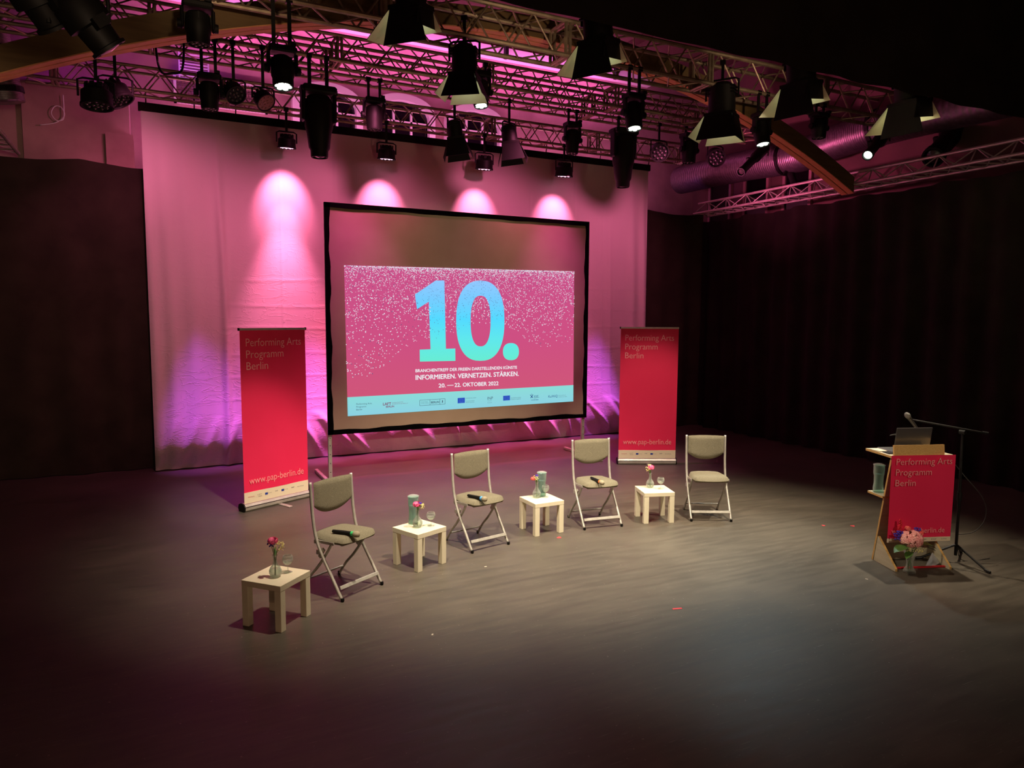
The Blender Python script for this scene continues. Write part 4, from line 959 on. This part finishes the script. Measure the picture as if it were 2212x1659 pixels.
bouquet(V[2], 'pale yellow and pink blooms in the vase on the third table', [part('y', -.01, .205, .026), part('s', -.036, .198, .022), part('v', .0, .226, .012)])
bouquet(V[3], 'bright pink gerbera with yellow buds in the vase on the fourth table', [part('p', .006, .222, .032), part('y', -.03, .205, .024), part('w', -.01, .24, .016)])
for p, lab in ((atz(893, 1131, TH), 'tall greenish glass water jug on the second table, behind the pink flower'), (atz(1170, 1072, TH), 'tall greenish glass water jug on the third table, behind the stemmed glass')):
    make_jug((p.x, p.y, TH), lab)

# ------------------------------------------------------------------ microphones on the chairs
def microphone(head, tail, ring, label, z):
    A, B = atz(*tail, z), atz(*head, z); d = (B-A); L = d.length; d.normalize()
    t = thing('microphone', label, 'microphone', A, math.atan2(d.y, d.x), 'wireless microphones on the chair seats')
    My = Ry(pi/2)
    MB().lathe([(0, 0), (.012, 0), (.0135, .01), (.016, L*.35), (.018, L*.72), (0, L*.72)], 14, My).build('microphone_body', BLACKPL, t, auto=40)
    MB().lathe([(.0182, L*.70), (.0195, L*.71), (.0195, L*.78), (.0185, L*.79)], 14, My).build('colour_ring', ring, t)
    MB().lathe([(0, L*.77), (.018, L*.78), (.024, L*.84), (.0255, L*.90), (.022, L*.97), (.012, L), (0, L*1.005)], 14, My).build('grille_head', mat('mesh_head', (176, 164, 138), .6, .3, bump=.6, bscale=500), t, smooth=True)
    return t
SZ = .4785+.0195
microphone((776, 1155), (719, 1147), mat('green_ring', (60, 190, 110), .5), 'black microphone with green ring on the seat of the nearest chair', SZ)
microphone((1051, 1079), (1011, 1070), mat('blue_ring', (90, 170, 235), .5), 'black microphone with light blue ring on the second chair', SZ)
microphone((1303, 1044), (1277, 1032), mat('orange_ring', (240, 130, 60), .5), 'black microphone with orange ring on the third chair', SZ)

# ------------------------------------------------------------------ lectern
LN = Vector((-.345, -.9386, 0)).normalized(); LL = Vector((.9386, -.345, 0)).normalized()
LP = Vector((5.698, 3.982, 0))       # below the left front corner of the desk
lrz = math.atan2(LL.y, LL.x)
lt = thing('lectern', 'birch plywood lectern with slanting body and red poster at right of the stage', 'lectern', LP, lrz)
LW = .585
# local: x along front, -y towards the audience, y back; s = -y
def ply(parent, name, poly, th, M):
    b = MB(); n = len(poly); b.prism(poly, th, M); b.m = [0, 0]+[1]*n; return b.build(name, [BIRCH, EDGE], parent)
I4 = Matrix.Identity(4)
ply(lt, 'desk_top', [(0, 0), (LW, 0), (LW, .37), (0, .37)], .020, Tr(0, 0, .99))
# sloping body panel: from (y=.03,z=.98) to (y=.22,z=0)
ang = math.atan2(.19, .98); hyp = math.hypot(.19, .98)
ply(lt, 'body_panel', [(.02, -hyp/2), (LW-.02, -hyp/2), (LW-.02, hyp/2), (.02, hyp/2)], .020, Tr(0, .125, .49) @ Rx(pi/2+ang*1))
ply(lt, 'lower_shelf', [(.0, 0), (LW, 0), (LW, .22), (.0, .22)], .018, Tr(0, .09, .61))
MYZ = Matrix(((0, 0, 1, 0), (1, 0, 0, 0), (0, 1, 0, 0), (0, 0, 0, 1)))
for x in (.035, LW-.04): ply(lt, 'foot_brace', [(.205, 0), (-.10, 0), (-.10, .022), (.155, .235), (.165, .235)], .020, Tr(x, 0, 0) @ MYZ)
ply(lt, 'book_rest', [(.03, -.045), (.505, -.045), (.505, .045), (.03, .045)], .016, Tr(0, .02, 1.045) @ Rx(pi/2-.12)).data.materials[0] = EDGE
MB().box((LW/2, -.04, .010), (LW-.1, .02, .012)).build('red_floor_bar', mat('red_bar', (190, 30, 40), .6), lt)
# poster, hanging from the desk edge
pt = tag(MB().add([(x, -.014-.004*sin(x*9+z*3), z) for z in [.27+(.735)*j/6 for j in range(7)] for x in [-.008+.60*i/12 for i in range(13)]], [(j*13+i, j*13+i+1, j*13+i+14, j*13+i+13) for j in range(6) for i in range(12)]).build('red_poster', RED, None, smooth=True), 'red poster reading Performing Arts Programm Berlin hanging down the lectern front', 'poster')
pt.location = LP; pt.rotation_euler = (0, 0, lrz)
MB().box((.292, -.014, .251), (.60, .002, .038)).build('cream_strip', CREAM, pt)
flat_text(pt, 'Performing Arts', .03, .925, .522, .060, REDT, -.03); flat_text(pt, 'Programm', .03, .832, .335, .060, REDT, -.03); flat_text(pt, 'Berlin', .03, .738, .19, .060, REDT, -.03)
flat_text(pt, 'www.pap-berlin.de', .02, .315, .50, .05, REDT, -.03)
lm = MAT['grey_ink']
for k, s_ in enumerate(('Performing Arts', 'LAFT', 'BERLIN', 'INP', 'ESF', 'KuWiQ')): flat_text(pt, s_, .03+k*.095, .247, .05, .010, lm, -.016, 0)
def lpt(x, y, z): return LP+LL*x-LN*y+Vector((0, 0, z))
# laptop
lp = thing('laptop', 'open silver-grey laptop on the lectern, its lid turned to the hall', 'laptop', lpt(.06, .10, 1.0), lrz)
MB().bbox((.20, .12, .008), (.34, .24, .015), .004).build('keyboard_base', CHROME, lp)
MB().bbox((0, 0, 0), (.34, .008, .22), .004, Rx(.15).to_3x3()).build('screen_lid', CHROME, lp).location = (.20, -.005, .125)
# papers
for k, (lab, x, y, a) in enumerate((('sheets of paper lying on the lectern desk left of the laptop', -.0, .20, .1), ('dark tablet lying on the front left of the lectern desk', .02, .06, -.05))):
    q = tag(MB().bbox((.06, .06, .005), (.15, .10 if k else .14, .006), .002, Rz(a).to_3x3()).build('paper_stack' if k == 0 else 'tablet', [CREAM, BLACKPL][k]), lab, ['paper', 'tablet'][k]); q.location = lpt(x+.02, y, 1.0); q.rotation_euler = (0, 0, lrz)
p = lpt(.055, .24, .62)
make_jug((p.x, p.y, .62), 'glass water jug on the lower shelf of the lectern', group='water jugs')
# microphone stand
MS = atz(2063, 1213)
ms = thing('microphone_stand', 'black tripod boom microphone stand behind the lectern', 'microphone stand', MS)
top = Vector((.02, .02, 1.18))
MB().tube([(0, 0, .06), (0.0, 0, .62), top], [.013, .013, .010], 10).build('pole', BLACKMET, ms)
MB().lathe([(0, .56), (.02, .56), (.022, .60), (.02, .64), (0, .64)], 12).build('height_clutch', BLACKPL, ms)
for k in range(3):
    a = .4+k*2*pi/3; MB().tube([(0, 0, .16), (.30*cos(a), .30*sin(a), .014)], .010, 8).tube([(.28*cos(a), .28*sin(a), .02), (.33*cos(a), .33*sin(a), .012)], .013, 8).build('leg', BLACKMET, ms)
pol = MS+top
mic_end = lpt(.13, .34, 0); dm = depth(mic_end)
def at_depth(px_, py_, dd): r_ = ray(px_, py_); return Vector((0, 0, H))+r_*(dd/r_.dot(FX))
e1 = at_depth(1972, 907, dm)-MS; e2 = at_depth(2121, 934, depth(pol)-.05)-MS
MB().tube([e1, e2], .008, 8).build('boom', STEEL if 0 else BLACKMET, ms)
MB().lathe([(0, -.025), (.02, -.025), (.02, .025), (0, .025)], 12, Tr(*top) @ Rx(pi/2)).build('boom_clutch', BLACKPL, ms)
MB().tube([e2, e2+(e2-e1).normalized()*.0+Vector((.0, 0, .0))+(e2-e1).normalized()*.05], .013, 8).build('counterweight_grip', BLACKPL, ms)
h1 = at_depth(1960, 897, dm); h2 = at_depth(1983, 929, dm+.03); d = (h2-h1); L = d.length
mt = thing('stage_microphone', 'wired silver-headed microphone clipped to the boom above the laptop', 'microphone', h1)
MM = axis(d)
MB().lathe([(0, .03), (.014, .026), (.024, .010), (.026, -.006), (.022, -.022), (.017, -.03), (0, -.03)], 14, MM).build('grille_head', mat('steel_mesh', (150, 145, 140), .4, .6, bump=.6, bscale=500), mt, smooth=True)
MB().lathe([(0, -.028), (.019, -.03), (.016, -.07), (.012, -L), (0, -L)], 12, MM).build('microphone_body', mat('grey_mic_body', (96, 92, 88), .4, .5), mt, auto=40)
pts = [h2, lpt(.22, .35, 1.12), lpt(.40, .40, 1.10), lpt(.66, .2, .95)]+[at_depth(a, b_, depth(MS)) for a, b_ in ((2085, 1030), (2125, 1080), (2128, 1120), (2105, 1148), (2070, 1154))]+[MS+Vector((.01, 0, .3)), MS+Vector((.05, -.02, .02)), MS+Vector((.35, -.1, .008))]
tag(MB().tube(spline(pts, 6), .0035, 6).build('microphone_cable', mat('grey_cable', (60, 58, 56), .6), smooth=True), 'thin dark cable looping from the boom microphone down beside its stand', 'cable')

# ------------------------------------------------------------------ bouquet at the lectern foot
VB = atz(1964, 1236)
t = thing('glass_vase', 'tall flared glass vase on the floor in front of the lectern', 'vase', VB)
solid_glass([(.050, 0), (.052, .01), (.030, .05), (.027, .09), (.040, .14), (.052, .185), (.054, .195)], .004, 22, .02).build('vase_glass', GLASS, t, smooth=True)
MB().lathe([(0, .021), (.025, .05), (.022, .09), (.034, .135), (0, .135)], 20).build('vase_water', WATER, t, smooth=True)
t = thing('hydrangea_bouquet', 'large bouquet with a pink hydrangea head and dark leaves against the red poster', 'flowers', VB)
for k in range(6):
    a = k*1.05; MB().tube([(.02*cos(a), .02*sin(a), .03), (0, 0, .12), (.05*cos(a), .05*sin(a), .24)], .0035, 5).build('stem', STEM, t)
b = MB(); random.seed(5)
for k in range(150):
    ph = random.uniform(0, 2*pi); ct = random.uniform(-.6, 1); s_ = (1-ct*ct)**.5; d = Vector((s_*cos(ph), s_*sin(ph), ct)); R = d.to_track_quat('Z', 'Y').to_matrix() @ Matrix.Rotation(random.uniform(0, 1.5), 3, 'Z')
    c = Vector((0, 0, .295))+Vector((d.x*.088, d.y*.088, d.z*.072))
    for q in range(4):
        a = q*pi/2; p0 = Vector((cos(a), sin(a), 0))*.011; r_ = .012
        b.add([c+R @ (p0+Vector((r_*cos(e), r_*sin(e), .004*cos(2*e)+.003))) for e in [2*pi*i/6 for i in range(6)]], [tuple(range(6))])
b.build('hydrangea_head', HYD, t)
def leaf(p, d, w_, L, name='leaf', droop=-.3):
    d = Vector(d).normalized(); s_ = d.cross(Vector((0, 0, 1))).normalized(); b = MB(); vs = []; n = 9
    for i in range(n):
        u = i/(n-1); c = Vector(p)+d*L*u+Vector((0, 0, droop*L*u*u)); ww = w_*(sin(pi*min(1, u*1.02+.02))**.7)+.001
        vs += [c-s_*ww+Vector((0, 0, .25*ww)), c, c+s_*ww+Vector((0, 0, .25*ww))]
    b.add(vs, [f for i in range(n-1) for f in ((i*3, i*3+1, i*3+4, i*3+3), (i*3+1, i*3+2, i*3+5, i*3+4))]); return b.build(name, LEAF, t, smooth=True)
rt = Vector((cos(YAW+.0), -sin(YAW), 0)); bk = Vector((sin(YAW), cos(YAW), 0))
leaf(Vector((0, 0, .24))-rt*.05-bk*.05, -rt*1-bk*.3+Vector((0, 0, .05)), .055, .15)
leaf(Vector((0, 0, .25))+rt*.06-bk*.03, rt*1-bk*.1+Vector((0, 0, .3)), .05, .15, droop=-.5)
leaf(Vector((0, 0, .20))-rt*.03-bk*.06, -rt*.8-bk*.8, .03, .12)
leaf(Vector((0, 0, .22))+rt*.10, rt+bk*.2, .03, .14)
for (dx, z, n_, m_, ln) in ((-.115, .30, 'blue_sprig', PURPF, .08), (-.09, .335, 'blue_sprig', PURPF, .05), (.06, .36, 'blue_sprig', PURPF, .06)):
    b = MB(); 
    for k in range(26):
        c = rt*(dx+(random.random()-.5)*.05)+Vector((0, 0, z+random.uniform(-.02, ln*.5)))+bk*(random.random()*.03); b.blob(c, .007, k, .25)
    b.build(n_, m_, t)
b = MB()
for k in range(40):
    u = k/40; c = rt*(-.085+.03*u*0+(random.random()-.5)*.05*(1-u*.8))+bk*.03+Vector((0, 0, .34+.12*u)); b.blob(c, .010*(1-.4*u), k, .25)
b.build('red_flower_spike', REDF, t)
for dx, z in ((-.03, .385), (.085, .345)):
    b = MB(); bloom(b, rt*dx+bk*.01+Vector((0, 0, z)), .028, 3, 18); b.build('salmon_bloom', SALM, t)
b = MB()
for k in range(60): b.blob(rt*random.uniform(-.06, .10)-bk*random.uniform(.0, .07)+Vector((0, 0, random.uniform(.19, .235))), .0045, k, .2)
b.build('white_filler_sprays', YELF, t)
q = tag(MB().add([(0, 0, 0), (.05, .03, .002), (.16, .0, .05), (.10, -.06, .03), (.02, -.05, .0), (.08, 0, .11)], [(0, 1, 5), (1, 2, 5), (2, 3, 5), (3, 4, 5), (4, 0, 5)]).build('clear_wrapping', mat('cellophane', (200, 200, 205), .2, trans=.7)), 'crumpled clear wrapping lying beside the floor vase', 'wrapping')
q.location = atz(2000, 1222)

# ------------------------------------------------------------------ confetti and tape on the floor
def heart(px_, py_, r_, a, label, m):
    p = atz(px_, py_, .002); P = []
    for k in range(16):
        th = 2*pi*k/16; P.append((r_*sin(th)**3, r_*(13*cos(th)-5*cos(2*th)-2*cos(3*th)-cos(4*th))/16))
    o = tag(MB().prism(P, .002, Rz(a)).build('paper_heart', m), label, 'confetti', 'paper bits on the floor'); o.location = (p.x, p.y, .0015)
HM = mat('red_paper', (235, 70, 80), .7)
heart(1208, 1161, .026, .5, 'pink paper heart on the floor in front of the third table', HM)
heart(1779, 1135, .022, 1.2, 'small red paper heart on the floor, left of two near the lectern', HM)
heart(1842, 1136, .024, -.4, 'small red paper heart on the floor nearest the lectern', HM)
p = atz(1463, 1315); o = tag(MB().bbox((0, 0, .001), (.075, .022, .002), .0005).build('floor_tape', HM), 'short red strip of tape on the bright bare floor', 'tape'); o.location = p; o.rotation_euler = (0, 0, -.25)
WM = mat('white_paper_bit', (230, 220, 200), .7)
for i, (a, b_, lab) in enumerate(((1049, 1224, 'tiny white paper scrap on the floor in front of the second chair'), (934, 1371, 'tiny white scrap on the floor below the first chair'), (1872, 1251, 'tiny white scrap on the dark floor in front of the lectern'))):
    p = atz(a, b_); o = tag(MB().bbox((0, 0, .001), (.022, .012, .002), .0005).build('paper_scrap', WM), lab, 'scrap', 'paper bits on the floor'); o.location = p; o.rotation_euler = (0, 0, i)
